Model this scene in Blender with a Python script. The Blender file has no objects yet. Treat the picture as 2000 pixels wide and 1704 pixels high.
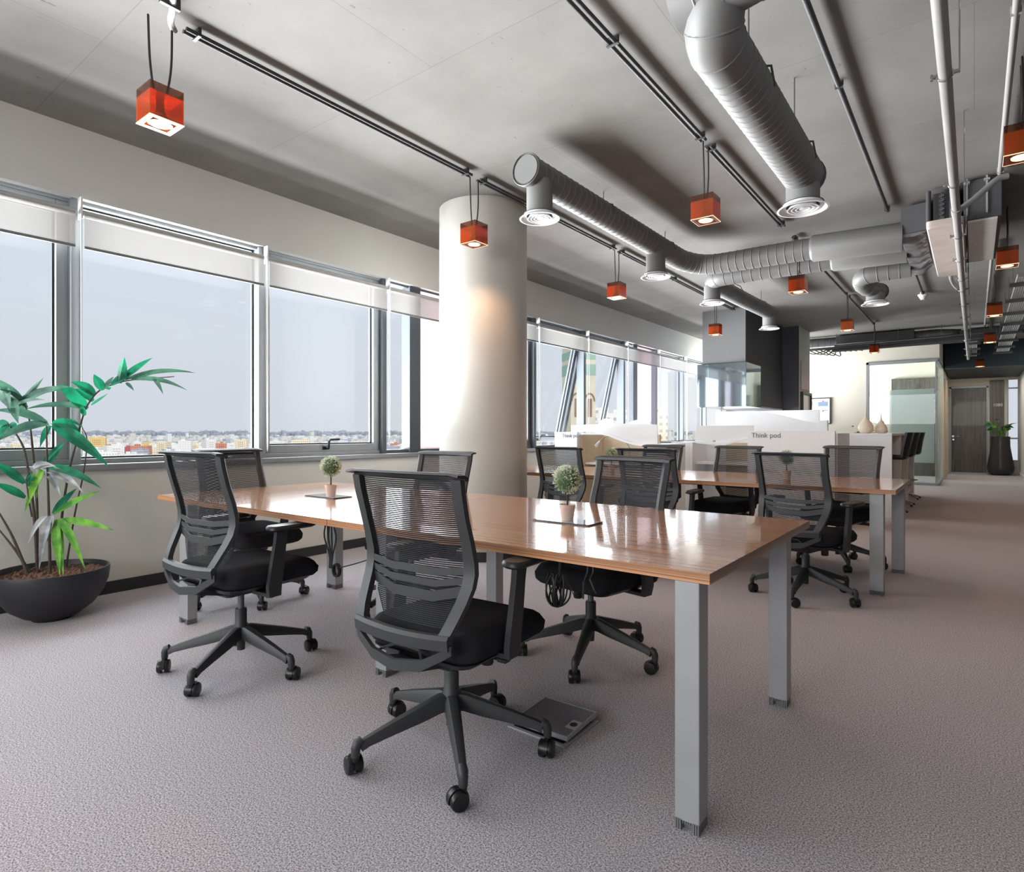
import bpy, math, random
from mathutils import Vector, Matrix
R = math.radians
random.seed(11)
scene = bpy.context.scene
col = scene.collection

# ---------------------------------------------------------------- helpers
def lin(c):
    return tuple(((v/255.)/12.92 if v/255. <= .04045 else ((v/255.+.055)/1.055)**2.4) for v in c)

class MB:
    """collects shapes into one mesh"""
    def __init__(s): s.v=[]; s.f=[]; s.m=[]
    def add(s, vs, fs, mi=0):
        o=len(s.v); s.v+= [tuple(v) for v in vs]
        for f in fs: s.f.append(tuple(i+o for i in f)); s.m.append(mi)
        return s
    def box(s, x0,x1,y0,y1,z0,z1, mi=0):
        vs=[(x,y,z) for z in (z0,z1) for y in (y0,y1) for x in (x0,x1)]
        return s.add(vs, [(0,2,3,1),(4,5,7,6),(0,1,5,4),(2,6,7,3),(0,4,6,2),(1,3,7,5)], mi)
    def quad(s, a,b,c,d, mi=0): return s.add([a,b,c,d],[(0,1,2,3)],mi)
    def loft(s, rings, mi=0, caps=True, closed=True):
        n=len(rings[0]); vs=[p for r in rings for p in r]; fs=[]
        for i in range(len(rings)-1):
            for j in range(n if closed else n-1):
                k=(j+1)%n
                fs.append((i*n+j, i*n+k, (i+1)*n+k, (i+1)*n+j))
        if caps and closed:
            fs.append(tuple(reversed(range(n)))); fs.append(tuple(range((len(rings)-1)*n, len(rings)*n)))
        return s.add(vs,fs,mi)
    def tube(s, path, r, n=8, mi=0, caps=True, squash=None):
        P=[Vector(p) for p in path]; rs=r if isinstance(r,(list,tuple)) else [r]*len(P)
        rings=[]; up=None
        for i,p in enumerate(P):
            t=(P[min(i+1,len(P)-1)]-P[max(i-1,0)]).normalized()
            if up is None:
                up=Vector((0,0,1)) if abs(t.z)<.9 else Vector((0,1,0))
            a=t.cross(up)
            if a.length<1e-5: a=t.cross(Vector((1,0,0)))
            a.normalize(); b=a.cross(t).normalized(); up=b
            rings.append([p+a*(math.cos(q)*rs[i])+b*(math.sin(q)*rs[i]) for q in [2*math.pi*k/n for k in range(n)]])
        return s.loft(rings,mi,caps)
    def lathe(s, prof, n=24, c=(0,0,0), mi=0, caps=False):
        rings=[[(c[0]+r*math.cos(2*math.pi*k/n), c[1]+r*math.sin(2*math.pi*k/n), c[2]+z) for k in range(n)] for r,z in prof]
        return s.loft(rings,mi,caps)
    def cyl(s, a, b, r, n=16, mi=0): return s.tube([a,b],r,n,mi)
    def ribbon(s, pts, h, t, mi=0):
        """upright ribbon along pts: height h in z, thickness t across"""
        P=[Vector(p) for p in pts]; rings=[]
        for i,p in enumerate(P):
            d=(P[min(i+1,len(P)-1)]-P[max(i-1,0)]); d.z=0; d.normalize()
            nn=Vector((-d.y,d.x,0))*t/2; hh=h[i] if isinstance(h,(list,tuple)) else h
            z=Vector((0,0,hh/2))
            rings.append([p-nn-z,p+nn-z,p+nn+z,p-nn+z])
        return s.loft(rings,mi)
    def build(s, name, mats, parent=None, smooth=None, bevel=None, loc=None, rot=None):
        me=bpy.data.meshes.new(name); me.from_pydata(s.v,[],s.f)
        if not isinstance(mats,(list,tuple)): mats=[mats]
        for m in mats: me.materials.append(m)
        if len(mats)>1: me.polygons.foreach_set('material_index', s.m)
        if smooth:
            me.polygons.foreach_set('use_smooth',[True]*len(me.polygons)); me.set_sharp_from_angle(angle=R(smooth))
        me.update()
        o=bpy.data.objects.new(name,me); col.objects.link(o)
        if parent is not None: o.parent=parent
        if loc: o.location=loc
        if rot: o.rotation_euler=rot
        if bevel:
            b=o.modifiers.new('bevel','BEVEL'); b.width=bevel; b.segments=2; b.limit_method='ANGLE'; b.angle_limit=R(40)
        return o

def tag(o, label=None, cat=None, group=None, kind=None):
    if label: o['label']=label
    if cat: o['category']=cat
    if group: o['group']=group
    if kind: o['kind']=kind
    return o
def empty(name, label=None, cat=None, loc=(0,0,0), rz=0, group=None):
    o=bpy.data.objects.new(name,None); col.objects.link(o); o.empty_display_size=.1
    o.location=loc; o.rotation_euler=(0,0,rz)
    return tag(o,label,cat,group)
def struct(o, label=None): return tag(o,label=label,kind='structure')
KIDS={}
def dup(o, parent=None):
    c=o.copy(); col.objects.link(c)
    if parent is not None: c.parent=parent
    for ch in list(o.children): dup(ch,c)
    return c
def rrect(hx,hy,r,z,n=5,cx=0,cy=0):
    out=[]
    for sx,sy,a0 in ((1,1,0),(-1,1,90),(-1,-1,180),(1,-1,270)):
        for k in range(n+1):
            a=R(a0+90*k/n); out.append((cx+sx*(hx-r)+r*math.cos(a), cy+sy*(hy-r)+r*math.sin(a), z))
    return out
def bez(a,b,c,n=8):
    a,b,c=Vector(a),Vector(b),Vector(c)
    return [a*(1-t)**2+b*2*t*(1-t)+c*t*t for t in [i/n for i in range(n+1)]]
def smoothpath(pts,n=6):
    """Catmull-Rom"""
    P=[Vector(p) for p in pts]; P=[P[0]*2-P[1]]+P+[P[-1]*2-P[-2]]; out=[]
    for i in range(1,len(P)-2):
        for k in range(n):
            t=k/n; a,b,c,d=P[i-1:i+3]
            out.append(.5*((2*b)+(c-a)*t+(2*a-5*b+4*c-d)*t*t+(3*b-a-3*c+d)*t**3))
    out.append(P[-2]); return out

# ---------------------------------------------------------------- camera calibration (metres; camera at the origin, 1.13 m up)
F,CX,CY,H=1180.,1000.,845.,1.13
YAW=math.atan(903/1180.)
fx_,fy_=-math.sin(YAW),math.cos(YAW)
cam=bpy.data.cameras.new('camera'); camo=bpy.data.objects.new('camera',cam); col.objects.link(camo)
camo.location=(0,0,H); camo.rotation_euler=(R(90),0,YAW)
cam.sensor_fit='HORIZONTAL'; cam.sensor_width=36; cam.lens=36*F/2000.; cam.shift_y=-(852-CY)/2000.
cam.clip_start=.05; cam.clip_end=9000
scene.camera=camo
def at(px,py,d):
    """point of the room seen at (px,py), d metres deep: used to read positions off the photograph"""
    l=(px-CX)/F*d
    return Vector((fx_*d+fy_*l, fy_*d-fx_*l, H-(py-CY)/F*d))

# ---------------------------------------------------------------- materials
MATS={}
def nodes(name):
    m=bpy.data.materials.new(name); m.use_nodes=True; nt=m.node_tree
    return m,nt,nt.nodes,nt.links,nt.nodes['Principled BSDF']
def pmat(name, c, rough=.5, metal=0, spec=.5, var=0, scale=8, coat=0, bump=0, bscale=60, srgb=True, stretch=None, trans=0):
    """plain principled with a little procedural noise in the colour"""
    if name in MATS: return MATS[name]
    m,nt,N,L,b=nodes(name)
    c=lin(c) if srgb else c
    b.inputs['Roughness'].default_value=rough; b.inputs['Metallic'].default_value=metal
    b.inputs['Specular IOR Level'].default_value=spec; b.inputs['Coat Weight'].default_value=coat
    tc=N.new('ShaderNodeTexCoord'); mp=N.new('ShaderNodeMapping'); L.new(tc.outputs['Object'],mp.inputs[0])
    if stretch: mp.inputs['Scale'].default_value=stretch
    ns=N.new('ShaderNodeTexNoise'); ns.inputs['Scale'].default_value=scale; ns.inputs['Detail'].default_value=4
    L.new(mp.outputs[0],ns.inputs[0])
    cr=N.new('ShaderNodeValToRGB'); cr.color_ramp.elements[0].position=.3; cr.color_ramp.elements[1].position=.7
    v=var if var else .03
    cr.color_ramp.elements[0].color=tuple(x*(1-v) for x in c)+(1,); cr.color_ramp.elements[1].color=tuple(min(1,x*(1+v)) for x in c)+(1,)
    L.new(ns.outputs['Fac'],cr.inputs[0]); L.new(cr.outputs[0],b.inputs['Base Color'])
    if bump:
        n2=N.new('ShaderNodeTexNoise'); n2.inputs['Scale'].default_value=bscale; n2.inputs['Detail'].default_value=3
        L.new(mp.outputs[0],n2.inputs[0]); bp=N.new('ShaderNodeBump'); bp.inputs['Strength'].default_value=bump; bp.inputs['Distance'].default_value=.01
        L.new(n2.outputs['Fac'],bp.inputs['Height']); L.new(bp.outputs[0],b.inputs['Normal'])
    MATS[name]=m; return m
def emat(name,c,s):
    m,nt,N,L,b=nodes(name); b.inputs['Base Color'].default_value=(0,0,0,1)
    b.inputs['Emission Color'].default_value=tuple(c)+(1,); b.inputs['Emission Strength'].default_value=s; MATS[name]=m; return m
def schlick(N,L):
    """two-sided Fresnel for thin sheets"""
    g=N.new('ShaderNodeNewGeometry'); d=N.new('ShaderNodeVectorMath'); d.operation='DOT_PRODUCT'; L.new(g.outputs['Incoming'],d.inputs[0]); L.new(g.outputs['Normal'],d.inputs[1])
    a=N.new('ShaderNodeMath'); a.operation='ABSOLUTE'; L.new(d.outputs['Value'],a.inputs[0])
    o=N.new('ShaderNodeMath'); o.operation='SUBTRACT'; o.use_clamp=True; o.inputs[0].default_value=1; L.new(a.outputs[0],o.inputs[1])
    p=N.new('ShaderNodeMath'); p.operation='POWER'; p.inputs[1].default_value=5; L.new(o.outputs[0],p.inputs[0])
    m=N.new('ShaderNodeMath'); m.operation='MULTIPLY_ADD'; m.inputs[1].default_value=.96; m.inputs[2].default_value=.04; L.new(p.outputs[0],m.inputs[0]); return m
def clearmat(name, tint, gloss=.08, diff=None, dfac=0, rough=0.0, tl_=.5):
    """pane: coloured transparency + mirror reflection by Fresnel (+ some diffuse body)"""
    m,nt,N,L,b=nodes(name); out=N['Material Output']; N.remove(b)
    tr=N.new('ShaderNodeBsdfTransparent'); tr.inputs[0].default_value=tuple(tint)+(1,)
    gl=N.new('ShaderNodeBsdfGlossy'); gl.inputs['Roughness'].default_value=rough
    fr=schlick(N,L)
    mx=N.new('ShaderNodeMixShader')
    mul=N.new('ShaderNodeMath'); mul.operation='MULTIPLY'; mul.inputs[1].default_value=gloss
    L.new(fr.outputs[0],mul.inputs[0]); L.new(mul.outputs[0],mx.inputs[0])
    src=tr
    if diff is not None:
        df=N.new('ShaderNodeBsdfDiffuse'); df.inputs[0].default_value=tuple(diff)+(1,)
        tl=N.new('ShaderNodeBsdfTranslucent'); tl.inputs[0].default_value=tuple(diff)+(1,)
        m1=N.new('ShaderNodeMixShader'); m1.inputs[0].default_value=tl_; L.new(df.outputs[0],m1.inputs[1]); L.new(tl.outputs[0],m1.inputs[2])
        m2=N.new('ShaderNodeMixShader'); m2.inputs[0].default_value=dfac; L.new(tr.outputs[0],m2.inputs[1]); L.new(m1.outputs[0],m2.inputs[2]); src=m2
    L.new(src.outputs[0],mx.inputs[1]); L.new(gl.outputs[0],mx.inputs[2]); L.new(mx.outputs[0],out.inputs[0])
    MATS[name]=m; return m

def carpet():
    m,nt,N,L,b=nodes('carpet'); b.inputs['Roughness'].default_value=1; b.inputs['Specular IOR Level'].default_value=.05
    tc=N.new('ShaderNodeTexCoord')
    n1=N.new('ShaderNodeTexNoise'); n1.inputs['Scale'].default_value=200; n1.inputs['Detail'].default_value=4; n1.inputs['Roughness'].default_value=.85
    L.new(tc.outputs['Object'],n1.inputs[0])
    c1=N.new('ShaderNodeValToRGB'); c1.color_ramp.elements[0].position=.40; c1.color_ramp.elements[1].position=.60
    c1.color_ramp.elements[0].color=lin((72,71,75))+(1,); c1.color_ramp.elements[1].color=lin((226,222,226))+(1,)
    L.new(n1.outputs['Fac'],c1.inputs[0])
    n2=N.new('ShaderNodeTexNoise'); n2.inputs['Scale'].default_value=.9; n2.inputs['Detail'].default_value=2; L.new(tc.outputs['Object'],n2.inputs[0])
    c2=N.new('ShaderNodeValToRGB'); c2.color_ramp.elements[0].position=.35; c2.color_ramp.elements[1].position=.7
    c2.color_ramp.elements[0].color=(.93,.93,.96,1); c2.color_ramp.elements[1].color=(1,.97,.97,1); L.new(n2.outputs['Fac'],c2.inputs[0])
    mx=N.new('ShaderNodeMixRGB'); mx.blend_type='MULTIPLY'; mx.inputs[0].default_value=1
    L.new(c1.outputs[0],mx.inputs[1]); L.new(c2.outputs[0],mx.inputs[2]); L.new(mx.outputs[0],b.inputs['Base Color'])
    b.inputs['Sheen Weight'].default_value=.22; b.inputs['Sheen Roughness'].default_value=.5; b.inputs['Sheen Tint'].default_value=(1,.9,.88,1)
    return m
def concrete():
    m,nt,N,L,b=nodes('ceiling_concrete'); b.inputs['Roughness'].default_value=.8; b.inputs['Specular IOR Level'].default_value=.2
    tc=N.new('ShaderNodeTexCoord')
    n1=N.new('ShaderNodeTexNoise'); n1.inputs['Scale'].default_value=1.1; n1.inputs['Detail'].default_value=9; n1.inputs['Roughness'].default_value=.6
    L.new(tc.outputs['Object'],n1.inputs[0])
    c1=N.new('ShaderNodeValToRGB'); c1.color_ramp.elements[0].position=.3; c1.color_ramp.elements[1].position=.72
    c1.color_ramp.elements[0].color=lin((116,114,110))+(1,); c1.color_ramp.elements[1].color=lin((136,134,130))+(1,); L.new(n1.outputs['Fac'],c1.inputs[0])
    # pits and scratches
    mp=N.new('ShaderNodeMapping'); mp.inputs['Scale'].default_value=(5,1.4,1); mp.inputs['Rotation'].default_value=(0,0,.5); L.new(tc.outputs['Object'],mp.inputs[0])
    n2=N.new('ShaderNodeTexNoise'); n2.inputs['Scale'].default_value=7; n2.inputs['Detail'].default_value=6; n2.inputs['Roughness'].default_value=.7; L.new(mp.outputs[0],n2.inputs[0])
    c2=N.new('ShaderNodeValToRGB'); c2.color_ramp.elements[0].position=.30; c2.color_ramp.elements[1].position=.335
    c2.color_ramp.elements[0].color=(.55,.55,.55,1); c2.color_ramp.elements[1].color=(1,1,1,1); L.new(n2.outputs['Fac'],c2.inputs[0])
    # formwork board joints
    br=N.new('ShaderNodeTexBrick'); br.inputs['Scale'].default_value=1; br.inputs['Mortar Size'].default_value=.004; br.inputs['Mortar Smooth'].default_value=.5
    br.inputs['Brick Width'].default_value=2.44; br.inputs['Row Height'].default_value=1.22
    br.inputs['Color1'].default_value=(1,1,1,1); br.inputs['Color2'].default_value=(.97,.97,.97,1); br.inputs['Mortar'].default_value=(.8,.8,.8,1)
    L.new(tc.outputs['Object'],br.inputs[0])
    m1=N.new('ShaderNodeMixRGB'); m1.blend_type='MULTIPLY'; m1.inputs[0].default_value=1; L.new(c1.outputs[0],m1.inputs[1]); L.new(c2.outputs[0],m1.inputs[2])
    m2=N.new('ShaderNodeMixRGB'); m2.blend_type='MULTIPLY'; m2.inputs[0].default_value=1; L.new(m1.outputs[0],m2.inputs[1]); L.new(br.outputs[0],m2.inputs[2])
    L.new(m2.outputs[0],b.inputs['Base Color'])
    bp=N.new('ShaderNodeBump'); bp.inputs['Strength'].default_value=.25; bp.inputs['Distance'].default_value=.02; L.new(n1.outputs['Fac'],bp.inputs['Height']); L.new(bp.outputs[0],b.inputs['Normal'])
    return m
def wood(name, ca, cb, stretch, scale, rough=.18, coat=.8, layers=False, vary=.5):
    m,nt,N,L,b=nodes(name); b.inputs['Roughness'].default_value=rough; b.inputs['Coat Weight'].default_value=coat; b.inputs['Coat Roughness'].default_value=.03
    tc=N.new('ShaderNodeTexCoord'); mp=N.new('ShaderNodeMapping'); mp.inputs['Scale'].default_value=stretch; L.new(tc.outputs['Object'],mp.inputs[0])
    n=N.new('ShaderNodeTexNoise'); n.inputs['Scale'].default_value=scale; n.inputs['Detail'].default_value=5; n.inputs['Roughness'].default_value=.62; L.new(mp.outputs[0],n.inputs[0])
    cr=N.new('ShaderNodeValToRGB'); cr.color_ramp.elements[0].position=.36; cr.color_ramp.elements[1].position=.62
    cr.color_ramp.elements[0].color=lin(ca)+(1,); cr.color_ramp.elements[1].color=lin(cb)+(1,); L.new(n.outputs['Fac'],cr.inputs[0])
    L.new(cr.outputs[0],b.inputs['Base Color']); return m

M=dict(
 carpet=carpet(), concrete=concrete(),
 wall=pmat('wall_paint',(216,216,211),.75,spec=.25,var=.02,scale=2),
 cream=pmat('cream_paint',(214,209,196),.7,spec=.25,var=.02,scale=2),
 white=pmat('white_paint',(240,240,240),.55,var=.01),
 base=pmat('baseboard_black',(46,46,50),.5,var=.1),
 column=pmat('column_plaster',(196,194,187),.6,var=.015,scale=3,bump=.05,bscale=30),
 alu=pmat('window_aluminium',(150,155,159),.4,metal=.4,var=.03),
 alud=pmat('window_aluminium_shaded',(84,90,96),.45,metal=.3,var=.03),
 gasket=pmat('gasket_black',(28,30,32),.6),
 glass=clearmat('window_glass',(.97,.98,.985),.4),
 frosted=clearmat('frosted_glass',(.86,.93,.92),.4,diff=(.70,.78,.78),dfac=.38,tl_=.3),
 clearglass=clearmat('partition_glass',(.90,.95,.94),.8),
 pink=clearmat('pink_film_glass',(.9,.82,.85),.3,diff=(.70,.64,.66),dfac=.4,tl_=.12),
 blind=clearmat('blind_mesh_fabric',(.80,.79,.78),0,diff=(.62,.61,.60),dfac=.5,tl_=.10),
 blindtube=pmat('blind_roller',(190,190,188),.5),
 blindbar=pmat('blind_bar',(120,122,124),.45),
 chain=pmat('blind_chain',(225,225,225),.5),
 tabletop=wood('zebrano_top',(156,103,75),(220,168,128),(.10,95,95),3.0,.15,.55),
 tabledge=wood('ply_edge',(120,78,54),(206,150,104),(.25,.25,210),1.6,.4,.15),
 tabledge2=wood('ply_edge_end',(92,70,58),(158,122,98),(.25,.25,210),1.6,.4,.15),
 leg=pmat('leg_silver_paint',(162,163,165),.4,metal=.2,var=.03),
 legfoot=pmat('leg_foot_grey',(110,111,113),.5),
 plastic=pmat('chair_black_plastic',(50,51,53),.5,var=.06,scale=14,bump=.04,bscale=400),
 plasticd=pmat('chair_dark_plastic',(38,38,40),.4,var=.06),
 mesh=pmat('chair_mesh_fibre',(40,40,43),.7,spec=.3,var=.08,scale=40),
 fabric=pmat('chair_seat_fabric',(46,46,50),.95,spec=.1,var=.15,scale=220,bump=.2,bscale=500),
 chrome=pmat('chrome',(200,200,202),.14,metal=1),
 wheel=pmat('caster_black',(22,22,24),.35),
 duct=pmat('duct_grey_paint',(122,122,121),.55,metal=.15,var=.06,scale=3),
 ductd=pmat('duct_dark_paint',(74,74,76),.55,var=.06,scale=3),
 diffuser=pmat('diffuser_white',(232,232,232),.5),
 conduit=pmat('conduit_dark',(62,62,64),.5),
 conduitl=pmat('conduit_grey',(160,158,155),.5),
 cord=pmat('cord_black',(30,29,30),.5),
 pot=pmat('bowl_black',(40,40,44),.5,var=.05),
 soil=pmat('soil_chips',(110,82,66),.9,var=.5,scale=40),
 stem=pmat('stem_dark',(72,62,56),.7,var=.3,scale=30),
 topot=pmat('small_clay_pot',(226,204,192),.7,var=.03),
 darkwood=wood('dark_wood',(66,62,57),(94,89,83),(16,16,.6),2.2,.35,.1),
 core=pmat('core_lit_grey',(98,98,99),.7,var=.02),  # lighter copy of the dark grey, light on the housing front put into colour
 cored=pmat('core_dark_paint',(72,72,76),.65,var=.02),
 mirror=pmat('gloss_cabinet',(122,132,138),.04,metal=.75),
 navy=pmat('unlit_space_navy',(38,46,54),.7),
 tan=pmat('pod_tan_fabric',(206,190,164),.8,var=.03),
 podwhite=pmat('pod_white',(236,238,240),.4,var=.01),
 acrylicw=clearmat('pod_frosted_acrylic',(.95,.97,.98),.3,diff=(.88,.9,.91),dfac=.9,tl_=.2),
 ink=pmat('lettering_grey',(110,112,116),.6),
 paper=pmat('paper_white',(240,238,234),.8),
 red=pmat('red_marks',(190,80,72),.7), bluegrey=pmat('blue_marks',(120,140,165),.7),
 vase=pmat('vase_ivory',(240,228,208),.35),
 alubright=pmat('tray_bright',(224,222,216),.35,metal=.2,var=.08,scale=20),
 board=pmat('tray_pinkish',(190,178,170),.7,var=.10,scale=6),
 detector=pmat('detector_white',(235,232,230),.5),
 bulb=emat('bulb_glow',(1,.60,.24),5), rim=emat('lit_edge',(1,.66,.42),1.5),
 plate=pmat('port_cover_pale',(205,210,214),.04,spec=.7), plateedge=pmat('port_edge',(60,62,66),.3),  # opaque pale lid colour stands in for the reflection on clear glass
)
def acrylic():
    m,nt,N,L,b=nodes('orange_acrylic'); out=N['Material Output']; N.remove(b)
    tr=N.new('ShaderNodeBsdfTransparent'); tr.inputs[0].default_value=(.92,.42,.2,1)
    df=N.new('ShaderNodeBsdfDiffuse'); df.inputs[0].default_value=(.42,.125,.035,1)
    tl=N.new('ShaderNodeBsdfTranslucent'); tl.inputs[0].default_value=(.6,.18,.05,1)
    gl=N.new('ShaderNodeBsdfGlossy'); gl.inputs['Roughness'].default_value=.02
    a=N.new('ShaderNodeMixShader'); a.inputs[0].default_value=.5; L.new(df.outputs[0],a.inputs[1]); L.new(tl.outputs[0],a.inputs[2])
    c=N.new('ShaderNodeMixShader'); c.inputs[0].default_value=.42; L.new(tr.outputs[0],c.inputs[1]); L.new(a.outputs[0],c.inputs[2])
    fr=schlick(N,L)
    d=N.new('ShaderNodeMixShader'); L.new(fr.outputs[0],d.inputs[0]); L.new(c.outputs[0],d.inputs[1]); L.new(gl.outputs[0],d.inputs[2])
    L.new(d.outputs[0],out.inputs[0]); return m
M['acrylic']=acrylic()
M['smoke']=clearmat('smoked_acrylic',(.62,.40,.30),1.0,diff=(.16,.08,.05),dfac=.22)
M['plateorange']=pmat('acrylic_bottom',(92,40,20),.3,var=.05)
M['gas']=pmat('gas_spring_steel',(96,96,98),.3,metal=.4)
def leafmat(name,c1,c2,rough=.45):
    m,nt,N,L,b=nodes(name); b.inputs['Roughness'].default_value=.65; b.inputs['Specular IOR Level'].default_value=.2
    tc=N.new('ShaderNodeTexCoord'); n=N.new('ShaderNodeTexNoise'); n.inputs['Scale'].default_value=9; n.inputs['Detail'].default_value=2; L.new(tc.outputs['Object'],n.inputs[0])
    cr=N.new('ShaderNodeValToRGB'); cr.color_ramp.elements[0].position=.38; cr.color_ramp.elements[1].position=.62
    cr.color_ramp.elements[0].color=lin(c1)+(1,); cr.color_ramp.elements[1].color=lin(c2)+(1,); L.new(n.outputs['Fac'],cr.inputs[0]); L.new(cr.outputs[0],b.inputs['Base Color'])
    tl=N.new('ShaderNodeBsdfTranslucent'); L.new(cr.outputs[0],tl.inputs[0]); mx=N.new('ShaderNodeMixShader'); mx.inputs[0].default_value=.18
    L.new(b.outputs[0],mx.inputs[1]); L.new(tl.outputs[0],mx.inputs[2]); L.new(mx.outputs[0],N['Material Output'].inputs[0]); return m
M['teal']=leafmat('leaf_teal',(22,88,66),(28,138,98)); M['lime']=leafmat('leaf_lime',(62,126,48),(128,184,74)); M['dryleaf']=leafmat('leaf_dry',(120,126,128),(190,194,196)); M['darkleaf']=leafmat('leaf_dark',(52,82,72),(70,112,92))  # the dark one has shade greyed into the palm's leaves
M['box']=leafmat('topiary_leaf',(140,166,126),(250,252,238)); M['boxd']=pmat('topiary_core',(84,108,78),.9,var=.3,scale=60)
# ================================================================ ROOM SHELL
ZC=3.2; WX=-4.82; XR=.95; YB=-6.0; YE=21.0; YF=15.6
struct(MB().box(-5.02,XR+.15,YB,YE+.2,-.2,0).build('floor',M['carpet']))
struct(MB().box(-5.02,XR+.15,YB,YE+.2,ZC,ZC+.2).build('ceiling',M['concrete']))
SILL=.90; HEAD=2.72
w=MB(); w.box(-5.02,WX,YB,YE,0,SILL-.03); w.box(-5.02,WX,YB,YE,HEAD,ZC); struct(w.build('wall_left',M['wall']))
struct(MB().box(-5.0,WX+.035,YB,YE,SILL-.03,SILL+.012).build('trim_1',M['alu'],bevel=.006))
struct(MB().box(WX-.0,WX+.012,YB,YF,0,.085).build('baseboard_left',M['base']))
wr=MB(); wr.box(XR,XR+.15,YB,16.5,0,ZC,0); wr.box(XR,XR+.15,16.5,YE,0,ZC,1); struct(wr.build('wall_right',[M['cored'],M['wall']]))  # unseen near stretch made dark to cut light bounced onto the ceiling
struct(MB().box(XR-.015,XR,YB,YE,0,.085).build('baseboard_right',M['podwhite']))
# far wall with a glazed opening on its right
GX0,GX1,GZ=-1.925,-.645,2.69
w=MB(); w.box(-4.82,GX0,YF,YF+.12,0,ZC); w.box(GX0,GX1+.06,YF,YF+.12,GZ,ZC); w.box(GX1,GX1+.06,YF+.12,YE,GZ,ZC)
w.box(GX1,GX1+.06,17.6,YE,0,GZ)
struct(w.build('wall_far',M['cream']))
w=MB(); w.box(-4.7,GX1,19.0,19.1,0,ZC); struct(w.build('wall_back',M['cream']))
# end wall with door, dark panel and a narrow window beside it
w=MB(); w.box(GX1+.06,-.52,YE,YE+.15,0,ZC); w.box(-.52,.33,YE,YE+.15,2.38,ZC); w.box(.27,.33,YE,YE+.15,0,2.38); w.box(.33,XR,YE,YE+.15,2.55,ZC)
w.box(.64,.70,YE,YE+.15,0,2.55); w.box(.70,XR,YE,YE+.15,0,.35)
struct(w.build('wall_end',M['cream']))
struct(MB().box(.33,.64,YE-.015,YE+.1,0,2.55).build('trim_2',M['darkwood']))
d=MB(); d.box(-.515,.265,YE+.03,YE+.08,.01,2.36); dl=struct(d.build('door_1',M['darkwood']),'tall dark wood door at the end of the corridor')
f=MB(); f.box(-.56,-.515,YE-.02,YE+.08,0,2.40); f.box(.265,.30,YE-.02,YE+.08,0,2.40); f.box(-.56,.30,YE-.02,YE+.08,2.36,2.41)
f.build('door_frame',M['alu'],dl)
h=MB(); h.cyl((-.47,YE+.03,1.02),(-.47,YE-.02,1.02),.028,12); h.tube([(-.47,YE-.03,1.02),(-.33,YE-.03,1.02)],.01,8); h.cyl((-.47,YE+.03,.93),(-.47,YE+.0,.93),.025,12)
h.build('door_handle',M['chrome'],dl,smooth=40)
wn=MB(); wn.box(.70,.73,YE-.0,YE+.06,.35,2.55); wn.box(.92,XR,YE,YE+.06,.35,2.55); wn.box(.73,.92,YE,YE+.06,.95,.99); wn.box(.73,.92,YE,YE+.06,2.30,2.34); wn.box(.73,.92,YE,YE+.06,.35,.39)
wo=struct(wn.build('window_30',M['alu'])); MB().box(.73,.92,YE+.03,YE+.036,.39,2.55).build('pane',M['glass'],wo)
# sign letters on the dark panel
def text(name,body,size,mat,loc,rot,parent=None,ext=.002):
    cu=bpy.data.curves.new(name,'FONT'); cu.body=body; cu.size=size; cu.extrude=ext; cu.align_x='LEFT'
    o=bpy.data.objects.new(name,cu); col.objects.link(o); dg=bpy.context.evaluated_depsgraph_get(); dg.update()
    me=bpy.data.meshes.new_from_object(o.evaluated_get(dg)); bpy.data.objects.remove(o)
    me.materials.clear(); me.materials.append(mat)
    n=bpy.data.objects.new(name,me); col.objects.link(n); n.location=loc; n.rotation_euler=rot
    if parent is not None: n.parent=parent
    return n
tag(text('door_sign','1080',.105,M['diffuser'],(.40,YE-.02,1.84),(R(90),0,0)),'small white raised characters on the dark panel beside the far door','sign')
# meeting room glazing
gl=MB(); gl.box(GX0,GX0+.05,YF-.03,YF+.12,0,GZ); gl.box(GX0,GX1+.03,YF-.03,YF+.12,GZ-.05,GZ); gl.box(GX0,GX1+.02,YF-.02,YF+.12,0,.05)
gl.box(GX1-.0,GX1+.05,YF,17.6,GZ-.05,GZ); gl.box(GX1-.01,GX1+.05,YF,17.6,0,.05); gl.box(GX1-.012,GX1+.012,YF-.012,YF+.012,.05,GZ-.05)
gp=struct(gl.build('window_31',M['alu']),'glass corner of the meeting room at the end')
MB().box(GX0+.05,-.66,YF+.02,YF+.03,.05,GZ-.05).build('pane',M['clearglass'],gp)
MB().box(-.65,-.64,YF+.02,17.6,.05,GZ-.05).build('pane',M['clearglass'],gp)
fz=MB(); fz.box(-1.48,-.67,YF+.012,YF+.018,.48,2.06); fz.build('frosted_film',M['frosted'],gp)
MB().box(-.637,-.633,YF+.03,16.9,.48,2.06).build('frosted_film',M['frosted'],gp)
struct(MB().box(-1.75,-.75,18.9,19.0,.0,2.55).build('trim_3',M['darkwood']))
dw=struct(MB().box(GX1+.06,GX1+.085,17.95,18.9,0,2.4).build('door_2',pmat('pale_wood',(170,138,108),.5,var=.06,scale=6)))
MB().box(GX1+.06,GX1+.1,17.9,17.95,0,2.45).box(GX1+.06,GX1+.1,18.9,18.95,0,2.45).build('door_frame',M['cream'],dw)
# dark box standing in for the unlit space over the corridor end
struct(MB().box(-.55,XR,17.4,YE,2.62,ZC).build('ceiling_unlit_space',M['navy']))
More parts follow.
